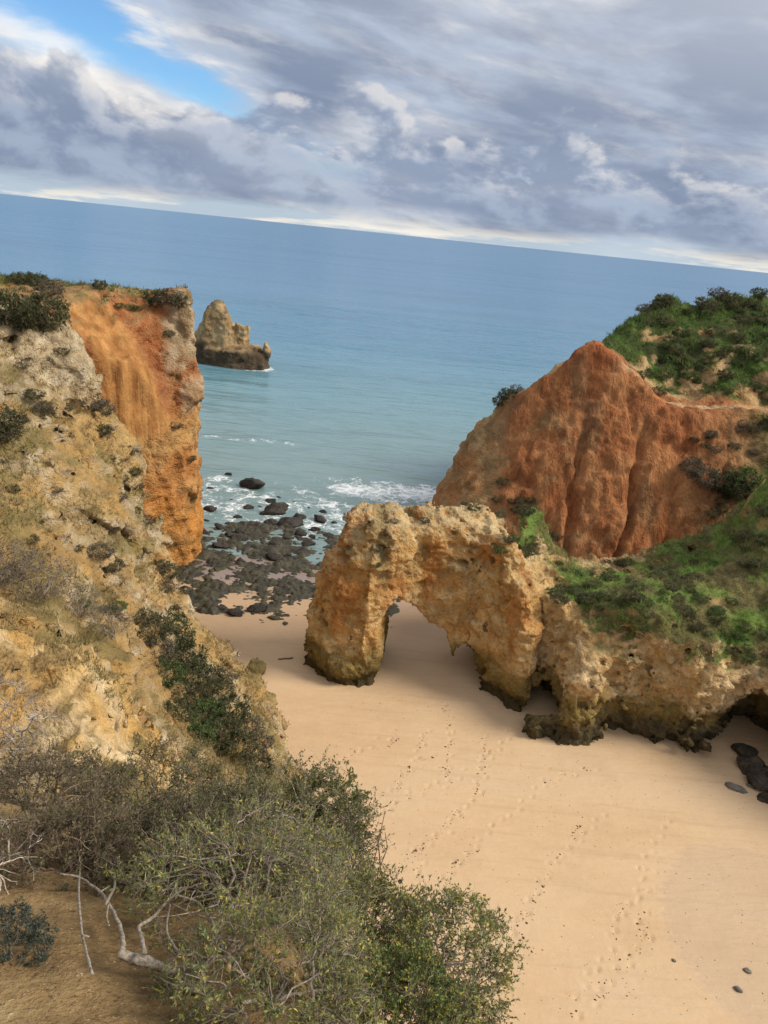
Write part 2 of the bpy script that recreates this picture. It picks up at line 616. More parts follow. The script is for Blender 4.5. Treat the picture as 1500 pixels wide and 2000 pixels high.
def build_sea():
    ys = np.concatenate([np.linspace(46, 110, 250), np.linspace(110.6, 260, 190), np.geomspace(262, 90000, 90)])
    tx = np.tan(np.radians(np.linspace(-48, 48, 330)))
    Y, T = np.meshgrid(ys, tx, indexing='ij')
    X = T * Y
    P = np.stack([X.ravel(), Y.ravel(), np.zeros(X.size)], 1)
    ang = R(-8)
    ca, sa = math.cos(ang), math.sin(ang)
    U = P[:, 0] * ca + P[:, 1] * sa
    Vv = -P[:, 0] * sa + P[:, 1] * ca
    Q = np.stack([U, Vv, U * 0], 1)
    amp = sstep(P[:, 1], 50, 75) * (1 - sstep(P[:, 1], 300, 900))
    h = 0.34 * fbm(Q, (0.035, 0.13, 1), 2, 3.0) + 0.24 * fbm(Q, (0.12, 0.42, 1), 3, 8.0)
    # low swell lines rolling in to the rocks
    ph = Vv * 0.56 + 2.4 * gnoise(sc(Q, (0.03, 0.03, 1), 5.0))
    sw = np.maximum(np.sin(ph), 0) ** 3 * sstep(P[:, 1], 66, 76) * (1 - sstep(P[:, 1], 84, 130))
    h = h + 0.30 * sw * (0.55 + gnoise(sc(Q, (0.06, 0.06, 1), 31.0)))
    P[:, 2] = SEA_Z + h * amp * 0.85
    # foam: a breaker band, then lacy wash among the boulders
    x, y = P[:, 0], P[:, 1]
    wob = 2.5 * gnoise(sc(Q, (0.12, 0.12, 1), 77.0))
    brk = np.exp(-((y - 74.0 - wob) / 3.4) ** 2) * sstep(x, -9.5, -3.5) * (1 - sstep(x, 18, 30))
    brk2 = 0.55 * np.exp(-((y - 72.0 - wob * .7) / 1.2) ** 2) * (1 - sstep(x, -15.5, -12.5))
    brk3 = 0.40 * np.exp(-((y - 88 - 2 * wob) / 2.0) ** 2) * (1 - sstep(x, -16, -8))
    wash = 0.44 * sstep(y, 56, 62) * (1 - sstep(y, 68 + wob, 76 + wob))
    st = 0.9 * np.exp(-((np.hypot((x + 27) / 3.0, (y - 136) / 2.2)) - 1) ** 2 / 0.25)
    foam = np.clip(np.maximum.reduce([brk, brk2, brk3, wash, st]), 0, 1)
    n, mcol = len(ys), len(tx)
    i = np.arange(n * mcol).reshape(n, mcol)
    F = np.stack([i[:-1, :-1].ravel(), i[:-1, 1:].ravel(), i[1:, 1:].ravel(), i[1:, :-1].ravel()], 1)
    me = mesh_from('sea', P, F, {'foam': foam})
    m, k = new_mat('sea_water')
    geo = k.n('ShaderNodeNewGeometry')
    p = geo.outputs['Position']
    sep = k.n('ShaderNodeSeparateXYZ'); k.put(sep.inputs[0], p)
    pr = k.mapping(p, (0.28, 1.0, 1.0), (0, 0, R(8)))
    pm = k.mapping(p, (0.10, 0.55, 1.0), (0, 0, R(8)))
    dst = k.math('MULTIPLY', sep.outputs[1], 1.0)
    n1 = k.noise(pr, 1.1, 4, 0.6)
    n2 = k.noise(pm, 0.35, 4, 0.6)
    n3 = k.noise(k.mapping(p, (0.02, 0.09, 1)), 0.3, 4, 0.6)
    n4 = k.noise(k.mapping(p, (0.0022, 0.009, 1)), 1.0, 4, 0.6)
    # water colour goes from pale green over the sand to deep blue offshore; broad streaky patches are darker
    deep = k.remap(k.math('LOGARITHM', dst, 10.0), 1.80, 2.75)
    c = k.ramp(deep, [(0.0, (0.18, 0.25, 0.245)), (0.2, (0.135, 0.255, 0.295)), (0.45, (0.094, 0.225, 0.325)), (1.0, (0.060, 0.175, 0.310))])
    c = k.mix(k.math('MULTIPLY', k.remap(n3, 0.45, 0.68), 0.45), c, k.mix(1.0, c, (0.62, 0.74, 0.74), 'MULTIPLY'))
    c = k.mix(k.math('MULTIPLY', k.remap(n4, 0.45, 0.65), 0.30), c, k.mix(1.0, c, (0.66, 0.76, 0.80), 'MULTIPLY'))
    fa = k.n('ShaderNodeAttribute', attribute_name='foam').outputs['Fac']
    wv = k.vmath('ADD', p, k.vmath('SCALE', k.n('ShaderNodeTexNoise').outputs['Color'], scale=0.0))
    nz = k.n('ShaderNodeTexNoise'); k.put(nz.inputs['Vector'], p); nz.inputs['Scale'].default_value = 0.8; nz.inputs['Detail'].default_value = 4
    pw = k.vmath('ADD', p, k.vmath('SCALE', nz.outputs['Color'], scale=1.3))
    lace = k.voronoi(k.mapping(pw, (0.75, 1.0, 1)), 1.15, 'DISTANCE_TO_EDGE')
    lace2 = k.voronoi(k.mapping(pw, (0.8, 1.0, 1)), 2.9, 'DISTANCE_TO_EDGE')
    fn = k.noise(p, 0.55, 6, 0.66)
    th = k.math('SUBTRACT', 1.0, fa)
    f1 = k.remap(k.math('ADD', fn, k.math('MULTIPLY', fa, 0.34)), 0.66, 0.86)
    f2 = k.math('MULTIPLY', k.remap(lace, 0.13, 0.0), k.remap(k.math('ADD', fn, k.math('MULTIPLY', fa, 0.42)), 0.62, 0.78))
    f3 = k.math('MULTIPLY', k.remap(lace2, 0.12, 0.0), k.remap(k.math('ADD', fn, k.math('MULTIPLY', fa, 0.42)), 0.66, 0.84))
    foam_f = k.math('MULTIPLY', k.math('MAXIMUM', k.math('MAXIMUM', k.math('MULTIPLY', f1, k.remap(lace, 0.0, 0.22, 1.0, 0.45)), f2), f3), k.remap(fa, 0.03, 0.2), clamp=True)
    c = k.mix(foam_f, c, (0.80, 0.82, 0.82))
    near = k.remap(k.math('LOGARITHM', dst, 10.0), 2.6, 1.8)
    hh = k.math('ADD', k.math('MULTIPLY', n1, k.math('MULTIPLY', near, 0.10)), k.math('MULTIPLY', n2, 1.15))
    hh = k.math('ADD', hh, k.math('MULTIPLY', n4, 0.5))
    hh = k.math('ADD', hh, k.math('MULTIPLY', foam_f, 0.05))
    b = k.bump(hh, 1.0, 1.0)
    far = k.remap(k.math('LOGARITHM', dst, 10.0), 2.0, 3.2, 0.18, 0.28)
    fc = k.n('ShaderNodeCombineXYZ')
    for i in range(3):
        k.put(fc.inputs[i], far)
    rough = k.mix(foam_f, fc.outputs[0], (0.8, 0.8, 0.8))
    k.out(k.bsdf(c, rough, b, 0.5, IOR=1.33))
    o = link('sea', me, m)
    tag(o, 'blue green sea with low waves and foam reaching to the horizon', kind='structure')


build_sea()


# ------------------------------------------------------------------ beach
def beach_z(x, y):
    x = np.asarray(x, np.float32); y = np.asarray(y, np.float32)
    P = np.stack([x.ravel(), y.ravel(), np.zeros(x.size, np.float32)], 1)
    n = 0.05 * fbm(P, (0.10, 0.13, 1), 3, 4.0)
    n = n.reshape(x.shape)
    # falls gently to the waterline, the far cove behind the arch included
    z = -0.34 * sstep(y, 42, 58) - 1.4 * sstep(y, 58, 92)
    return z + n


TRACKS = [[(872, 1375), (878, 1430), (875, 1480), (872, 1520), (862, 1535), (820, 1545), (790, 1555), (745, 1585), (690, 1610)],
          [(835, 1425), (810, 1490), (785, 1515), (760, 1560)], [(945, 1440), (950, 1465), (945, 1500), (925, 1560), (895, 1590), (870, 1620), (820, 1660), (815, 1740)],
          [(980, 1600), (930, 1655), (890, 1685), (870, 1715), (850, 1760)], [(1180, 1590), (1125, 1640), (1080, 1690), (1050, 1740), (1000, 1820), (985, 1870)],
          [(1300, 1600), (1255, 1700), (1230, 1765), (1205, 1795), (1200, 1830), (1150, 1900), (1120, 1985)], [(1270, 1700), (1255, 1780), (1258, 1830), (1225, 1880), (1190, 1915), (1150, 1985)],
          [(760, 1440), (700, 1465), (640, 1500)], [(1160, 1500), (1060, 1530), (990, 1600)], [(1010, 1420), (960, 1480), (890, 1520)]]


def footprints(X, Y):
    rn = np.random.default_rng(8)
    dz = np.zeros(X.shape, np.float32)
    xs, ys = X[:, 0], Y[0]
    for t in TRACKS:
        w = np.array([at_z(*q)[:2] for q in t])
        side = 1
        for a, b in zip(w[:-1], w[1:]):
            L = np.linalg.norm(b - a)
            d = (b - a) / L
            for q in np.arange(0, L, 0.62):
                c = a + d * q + np.array((-d[1], d[0])) * (0.12 * side + rn.normal(0, 0.05)) + rn.normal(0, 0.06, 2)
                side = -side
                i0, i1 = np.searchsorted(xs, (c[0] - 0.5, c[0] + 0.5)); j0, j1 = np.searchsorted(ys, (c[1] - 0.5, c[1] + 0.5))
                if i1 - i0 < 6 or j1 - j0 < 6:
                    continue
                gx, gy = X[i0:i1, j0:j1] - c[0], Y[i0:i1, j0:j1] - c[1]
                u, v = gx * d[0] + gy * d[1], -gx * d[1] + gy * d[0]
                r = np.sqrt((u / 0.17) ** 2 + (v / 0.085) ** 2)
                dep = rn.uniform(0.5, 1.15)
                dz[i0:i1, j0:j1] += dep * (-0.075 * (1 - sstep(r, 0.45, 1.15)) + 0.016 * np.exp(-((r - 1.35) / 0.3) ** 2))
    return dz


def build_beach():
    xs = np.concatenate([np.arange(-30, -4, 0.4), np.arange(-4, 21, 0.1), np.arange(21, 62, 0.4)])
    ys = np.concatenate([np.arange(-6, 17, 0.4), np.arange(17, 39, 0.1), np.arange(39, 93, 0.3)])
    X, Y = np.meshgrid(xs, ys, indexing='ij')
    Z = beach_z(X, Y) + footprints(X, Y)
    Pn = np.stack([X.ravel(), Y.ravel(), X.ravel() * 0], 1)
    Z = Z + (0.014 * fbm(Pn, (1.1, 1.6, 1), 3, 61.0)).reshape(X.shape) * (Y < 40)
    P = np.stack([X.ravel(), Y.ravel(), Z.ravel()], 1)
    n, mcol = len(xs), len(ys)
    i = np.arange(n * mcol).reshape(n, mcol)
    F = np.stack([i[:-1, :-1].ravel(), i[1:, :-1].ravel(), i[1:, 1:].ravel(), i[:-1, 1:].ravel()], 1)
    me = mesh_from('beach', P, F)
    m, k = new_mat('beach_sand')
    geo = k.n('ShaderNodeNewGeometry')
    p = geo.outputs['Position']
    sep = k.n('ShaderNodeSeparateXYZ'); k.put(sep.inputs[0], p)
    a = k.noise(k.mapping(p, (0.10, 0.24, 1), (0, 0, R(-35))), 1.0, 4, 0.55)
    b = k.noise(k.mapping(p, (0.6, 2.2, 1), (0, 0, R(-35))), 1.4, 4, 0.6)
    g = k.noise(p, 60, 3, 0.7)
    c = k.ramp(k.math('ADD', k.math('MULTIPLY', a, 0.75), k.math('MULTIPLY', b, 0.25)), [(0.30, (0.475, 0.320, 0.178)), (0.52, (0.530, 0.370, 0.218)), (0.72, (0.525, 0.380, 0.242))])
    c = k.mix(k.math('MULTIPLY', k.remap(g, 0.35, 0.7), 0.22), c, k.mix(1.0, c, (1.3, 1.28, 1.25), 'MULTIPLY'))
    ln = k.noise(k.mapping(p, (0.12, 1.9, 1), (0, 0, R(-28))), 1.0, 5, 0.6)
    c = k.mix(k.math('MULTIPLY', k.remap(ln, 0.54, 0.66), 0.30), c, k.mix(1.0, c, (0.80, 0.77, 0.75), 'MULTIPLY'))
    c = k.mix(k.math('MULTIPLY', k.remap(k.noise(p, 0.22, 5, 0.62), 0.48, 0.66), 0.35), c, k.mix(1.0, c, (0.86, 0.83, 0.80), 'MULTIPLY'))
    # damp sand towards the water and in the far cove
    wy = k.math('ADD', sep.outputs[1], k.math('MULTIPLY', k.math('SUBTRACT', k.noise(p, 0.35, 4, 0.6), 0.5), 7.0))
    wet = k.remap(wy, 38.0, 47.0)
    wet2 = k.remap(wy, 47.0, 51.0)
    # a damp sheet on the lower right of the beach
    dx = k.math('SUBTRACT', sep.outputs[0], 17.5); dy = k.math('SUBTRACT', sep.outputs[1], 22.5)
    dd = k.math('ADD', k.math('MULTIPLY', k.math('MULTIPLY', dx, dx), 0.045), k.math('MULTIPLY', k.math('MULTIPLY', dy, dy), 0.035))
    sheet = k.remap(k.math('ADD', dd, k.math('MULTIPLY', k.math('SUBTRACT', b, 0.5), 0.6)), 1.0, 0.75)
    c = k.mix(k.math('MULTIPLY', wet, 0.8), c, (0.40, 0.265, 0.165))
    c = k.mix(k.math('MULTIPLY', sheet, 0.35), c, (0.42, 0.31, 0.215))
    c = k.mix(wet2, c, (0.24, 0.18, 0.15))
    rough = k.math('SUBTRACT', k.math('SUBTRACT', 0.92, k.math('MULTIPLY', wet2, 0.70)), k.math('MULTIPLY', sheet, 0.68))
    fp = k.voronoi(p, 3.0)
    h = k.math('ADD', k.math('MULTIPLY', b, 0.10), k.math('MULTIPLY', g, 0.008))
    h = k.math('ADD', h, k.math('MULTIPLY', k.noise(p, 3.2, 4, 0.6), 0.045))
    k.out(k.bsdf(c, rough, k.bump(h, 0.5, 1.0), 0.35))
    o = link('beach', me, m)
    tag(o, 'smooth golden sand of the cove between the cliffs', kind='structure')


build_beach()

# ------------------------------------------------------------------ landforms
BVH = {}
SURF = {}


def finish(name, grid, colour, amp=0.10, mat=None, rough=None, streak=None, label=None, cat=None, kind=None, octs=3, freq=1.7):
    V, Q = grid.mesh()
    N = normals(V, Q)
    a = amp(V, N) if callable(amp) else np.full(len(V), amp, np.float32)
    V = V + N * (a * (0.8 * billow(V, freq, octs, 41.0) + 0.45 * fbm(V, freq * 1.5, octs, 12.0)
                      + 1.5 * blocks(V, (freq * 0.75, freq * 0.75, freq * 1.1)) + 0.8 * blocks(V, freq * 1.9, 40)))[:, None]
    N = normals(V, Q)
    tint = np.clip(colour(V, N), 0.004, 0.95)
    rg = rough(V, N) if callable(rough) else np.full(len(V), 1.0 if rough is None else rough, np.float32)
    at_ = {'tint': tint, 'rough': rg}
    if streak:
        at_['streak'] = np.clip(streak(V), 0, 1)
    me = mesh_from(name, V, Q, at_)
    o = link(name, me, mat or ROCK)
    tag(o, label, cat, None, kind)
    BVH[name] = BVHTree.FromPolygons([tuple(v) for v in V.tolist()], Q.tolist())
    SURF[name] = (V, N)
    return o


def pts(*rows):
    return [tuple(at_y(px, py, y)) for px, py, y in rows]


def crags(g, w, fn):
    idx, P = g.band(w)
    g.d[idx] += fn(P).astype(np.float32)


# ---- near slope on the left, from the viewer's clifftop down to the sand
L1_EDGE = [(-0.2, 20.0), (-0.7, 22.6), (-2.2, 26.4), (-4.1, 31.0), (-6.8, 34.8), (-10.4, 38.2), (-13.0, 40.5), (-15.5, 41.6), (-18, 42.5), (-24, 44), (-60, 46)]
L1_POLY = [(5, -12), (4.6, -2), (3.4, 3), (2.4, 6), (1.7, 10), (0.6, 14), (-0.6, 18)] + L1_EDGE + [(-60, -12)]
L1_TOP = pts((-40, 640, 34), (0, 645, 35), (100, 640, 36), (170, 650, 37), (185, 690, 37.5),
             (0, 760, 31.5), (90, 770, 32.5), (165, 780, 35.5),
             (0, 900, 27.5), (100, 900, 29), (190, 870, 33), (250, 890, 36),
             (0, 1000, 24.5), (150, 1000, 28), (250, 1000, 32), (305, 1040, 36),
             (0, 1130, 20.5), (100, 1150, 22), (200, 1150, 25), (290, 1150, 30), (350, 1110, 36),
             (60, 1235, 16.5), (150, 1285, 16), (215, 1350, 15.5), (50, 1450, 13), (150, 1470, 13), (240, 1470, 14),
             (110, 1215, 19.5), (200, 1250, 21.0), (270, 1330, 20.0), (330, 1440, 18), (400, 1520, 16.5),
             (330, 1200, 28), (400, 1290, 27), (450, 1400, 23.5), (510, 1500, 20.5),
             (425, 1230, 35), (480, 1305, 31), (555, 1420, 26.0), (610, 1515, 22), (640, 1590, 19)) + [
    (0, -2, 23.3), (-5, -2, 23.6), (3.5, 0, 22.2), (0, 1, 22.6), (-3, 1, 22.8), (-8, 2, 23.0), (-14, 4, 23.0), (0.5, 3.5, 21.0), (-2, 3.5, 21.3), (-5, 4, 21.3),
    (-10, 6, 21.4), (2.2, 6, 18.0), (-1.5, 7, 18.0), (-5, 8, 17.8), (-9, 9, 18.6), (0.6, 10, 14.5), (-3, 11, 14.6), (0, 15, 11),
    (-14, 12, 20), (-20, 20, 21), (-26, 32, 20.5), (-40, 38, 20), (-40, 15, 23), (-19, 41, 18.5), (-26, 42, 18.6), (-16.8, 39.2, 17.5)]


def build_near_slope():
    g = Grid((-25.5, 5.0, -0.8), (3.6, 45.5, 21.0), 0.155)
    top = tps(L1_TOP, 0.004)
    cot = np.where(g.Y2 > 33, 0.20, 0.16).astype(np.float32)
    g.d = g.prism(L1_POLY, top, cot, 0.9)

    def fn(P):
        near = sstep(P[:, 1], 6, 10)
        # leaning ribs and ledges of eroded limestone
        Q = P.copy(); Q[:, 0] += 0.5 * P[:, 2]
        a = 0.75 * billow(Q, (0.30, 0.26, 0.20), 3, 2.0) + 0.42 * fbm(P, 0.55, 3, 6.0)
        led = 0.22 * np.abs(gnoise(sc(Q, (0.35, 0.35, 1.3), 21.0)))
        # the raised buttress at the top of the spur is blockier
        spur = sstep(P[:, 2], 14.5, 16.0) * sstep(P[:, 1], 31, 34)
        a = a + spur * 0.55 * billow(P, (0.75, 0.75, 0.55), 2, 61.0) + 0.65 * blocks(Q, (0.55, 0.5, 0.7)) + 0.34 * blocks(Q, (1.15, 1.0, 1.4), 70) + 0.30 * np.abs(gnoise(sc(Q, (1.5, 0.25, 0.45), 91.0)))
        # deep holes and runnels of the yellow outcrop close below the viewer
        out = sstep(P[:, 1], 9.5, 11.5) * (1 - sstep(P[:, 1], 17, 18.5)) * (1 - sstep(P[:, 0], -5.0, -3.8))
        a = a + out * 0.75 * billow(P, (0.85, 0.85, 0.42), 2, 83.0)
        return -(a - led) * near * 0.9
    crags(g, 1.6, fn)

    def colour(V, N):
        n1 = fbm(V, 0.16, 3, 3.3); n2 = fbm(V, 0.6, 3, 8.8); n3 = fbm(V, 1.8, 2, 13)
        steep = 1 - N[:, 2]
        ochre = lerp((0.46, 0.285, 0.105), (0.52, 0.37, 0.175), sstep(n2, -0.4, 0.4))
        grey = lerp((0.44, 0.345, 0.215), (0.61, 0.52, 0.375), sstep(n3, -0.3, 0.4))
        t = sstep(n1 * 1.1 + n2 * 0.8 + (steep - 0.42) * 0.7, -0.14, 0.40)
        t = np.maximum(t * 0.85, 0.9 * sstep(V[:, 2], 15.2, 16.8) * sstep(V[:, 1], 31, 34))
        c = ochre * (1 - t)[:, None] + grey * t[:, None]
        red = sstep(n1 - n2 * 0.6, 0.28, 0.55) * (1 - t)
        c = c * (1 - red * 0.6)[:, None] + np.array((0.48, 0.20, 0.07)) * (red * 0.6)[:, None]
        # soil with dry litter where the slope eases
        soil = sstep(N[:, 2] + n3 * 0.25, 0.60, 0.85) * 0.75
        c = c * (1 - soil)[:, None] + lerp((0.30, 0.20, 0.095), (0.40, 0.28, 0.12), sstep(n3, -0.3, 0.3)) * soil[:, None]
        moss = sstep(fbm(V, 0.35, 3, 55) + N[:, 2] * 0.3, 0.22, 0.48) * 0.62
        c = c * (1 - moss)[:, None] + np.array((0.20, 0.17, 0.065)) * moss[:, None]
        out = sstep(V[:, 1], 9.5, 11.5) * (1 - sstep(V[:, 1], 17, 18.5)) * (1 - sstep(V[:, 0], -4.6, -3.6)) * sstep(steep, 0.08, 0.3)
        c = c * 0.98
        c = c * (1 - out * .9)[:, None] + lerp((0.60, 0.38, 0.14), (0.74, 0.58, 0.35), sstep(n2, -0.3, 0.35)) * (out * .95)[:, None]
        edge = sstep(V[:, 0] + V[:, 1] * 0.27, 2.9, 4.4) * sstep(steep, 0.3, 0.6) * sstep(V[:, 1], 19, 21)
        return c * (1 - edge * .7)[:, None] + np.array((0.56, 0.42, 0.22)) * (edge * .7)[:, None]
    finish('cliff_slope', g, colour, lambda V, N: (0.12 * sstep(V[:, 1], 6.5, 10)).astype(np.float32), label='craggy ochre and grey slope falling from the viewpoint to the beach', kind='structure')


build_near_slope()

# ---- far headland on the left with the orange scree fan
L2_POLY = [(-14.2, 50.8), (-14.0, 53), (-14.6, 56), (-16.0, 61), (-20, 63.5), (-30, 64), (-60, 66), (-60, 38), (-30, 40), (-24, 42.0), (-20, 44.6), (-17.2, 47.2)]
L2_TOP = pts((0, 545, 60), (100, 552, 60), (200, 565, 59), (290, 577, 58), (370, 588, 57), (385, 595, 54), (340, 597, 53.6),
             (270, 602, 52.6), (175, 588, 50), (140, 590, 49), (60, 590, 49), (0, 585, 50), (0, 600, 47),
             (200, 640, 49.3), (235, 700, 48.3), (270, 760, 47.8), (300, 810, 48.2), (330, 850, 49.2), (345, 870, 50.2),
             (185, 690, 46.6), (215, 780, 45.8), (250, 850, 46), (285, 930, 47),
             (290, 690, 51.2), (330, 760, 51.2), (365, 800, 51.9), (250, 640, 50.8)) + [
    (-20, 61, 18.6), (-35, 61, 18.8), (-35, 50, 19.6), (-55, 50, 20), (-30, 44, 19.5), (-24, 44, 17), (-55, 60, 19), (-15.5, 60, 18.2)]


def build_headland():
    g = Grid((-46, 39, -1.6), (-11.5, 66, 21.5), 0.2)
    top = tps(L2_TOP, 0.002)
    g.d = g.prism(L2_POLY, top, 0.05, 0.5)
    nose = g.ell((-15.0, 52.8, 12.9), (1.2, 1.6, 1.4))
    g.d = smin(g.d, nose, 0.5)
    bite = g.ell((-12.9, 51.6, 10.3), (0.95, 1.7, 1.3))
    g.d = smax(g.d, -bite, 0.5)

    def fan(P):
        a = np.array((-20.6, 49.2)); b = np.array((-16.6, 48.4))
        e = b - a
        t = np.clip(((P[:, 0] - a[0]) * e[0] + (P[:, 1] - a[1]) * e[1]) / (e @ e), 0, 1)
        ds = np.hypot(P[:, 0] - a[0] - t * e[0], P[:, 1] - a[1] - t * e[1])
        return (1 - sstep(ds, 1.5, 2.6)) * sstep(P[:, 2], 9.2, 11.0)
    g.fan = fan

    def fn(P):
        f = fan(P)
        flat = sstep(P[:, 2], 18.2, 19.0) * sstep(P[:, 1], 50, 53)
        a = 0.65 * billow(P, (0.34, 0.34, 0.26), 3, 5.0) + 0.35 * fbm(P, 0.7, 2, 9.0)
        fl = 0.30 * billow(P, (1.1, 0.7, 0.07), 3, 15.0)
        return -(a * (1 - f * 0.9) * (1 - flat * 0.8) + fl * f)
    crags(g, 1.4, fn)

    def colour(V, N):
        n1 = fbm(V, 0.25, 3, 3.3); n2 = fbm(V, 0.9, 3, 8.8)
        f = fan(V)
        z = V[:, 2]
        c = lerp((0.49, 0.225, 0.075), (0.55, 0.31, 0.125), sstep(n1 + n2 * 0.5, -0.35, 0.4))
        hot = 1 - sstep(z + n1 * 2, 3.5, 6.5)
        c = c * (1 - hot * 0.6)[:, None] + np.array((0.56, 0.245, 0.055)) * (hot * 0.6)[:, None]
        pale = sstep(z, 8.6, 9.6) * (1 - sstep(z, 10.5, 12)) * 0.5
        c = c * (1 - pale)[:, None] + np.array((0.54, 0.36, 0.15)) * pale[:, None]
        red = sstep(z + n1 * 2, 10.5, 12.5)
        c = c * (1 - red * 0.85)[:, None] + lerp((0.33, 0.120, 0.048), (0.43, 0.19, 0.085), sstep(n2, -0.3, 0.3)) * (red * 0.85)[:, None]
        gr = sstep(z + n2 * 1.2, 14.2, 15.2) * sstep(V[:, 0] + n1, -17.2, -16.2)
        gr = np.maximum(gr, 0.8 * sstep(V[:, 0] + n1 * .8, -15.6, -15.0) * sstep(z, 11, 12) * (1 - sstep(z, 13.6, 14.4)))
        c = c * (1 - gr * 0.85)[:, None] + lerp((0.40, 0.30, 0.175), (0.52, 0.42, 0.29), sstep(n2, -0.3, 0.3)) * (gr * 0.85)[:, None]
        drk = sstep(fbm(V, (0.5, 0.5, 0.25), 3, 33), 0.22, 0.45) * sstep(V[:, 0], -17, -15.5) * 0.6
        c = c * (1 - drk)[:, None] + np.array((0.20, 0.13, 0.055)) * drk[:, None]
        fanc = lerp((0.33, 0.150, 0.050), (0.46, 0.240, 0.085), sstep(fbm(V, (2.2, 1.4, 0.12), 3, 5), -0.35, 0.4))
        c = c * (1 - f)[:, None] + fanc * f[:, None]
        flat = sstep(N[:, 2], 0.75, 0.92) * sstep(z, 17.2, 18.0)
        turf = lerp((0.34, 0.22, 0.10), (0.13, 0.135, 0.04), sstep(n1 + n2 * .4 + (V[:, 1] - 55) * 0.05, -0.15, 0.25))
        c = c * (1 - flat)[:, None] + turf * flat[:, None]
        return c
    finish('headland', g, colour, lambda V, N: (0.14 * (1 - fan(V) * 0.8)).astype(np.float32), rough=lambda V, N: 1 - 0.15 * fan(V), streak=lambda V: 0.75 * fan(V),
           label='orange and red sea cliff headland with a smooth scree fan', kind='structure')


build_headland()


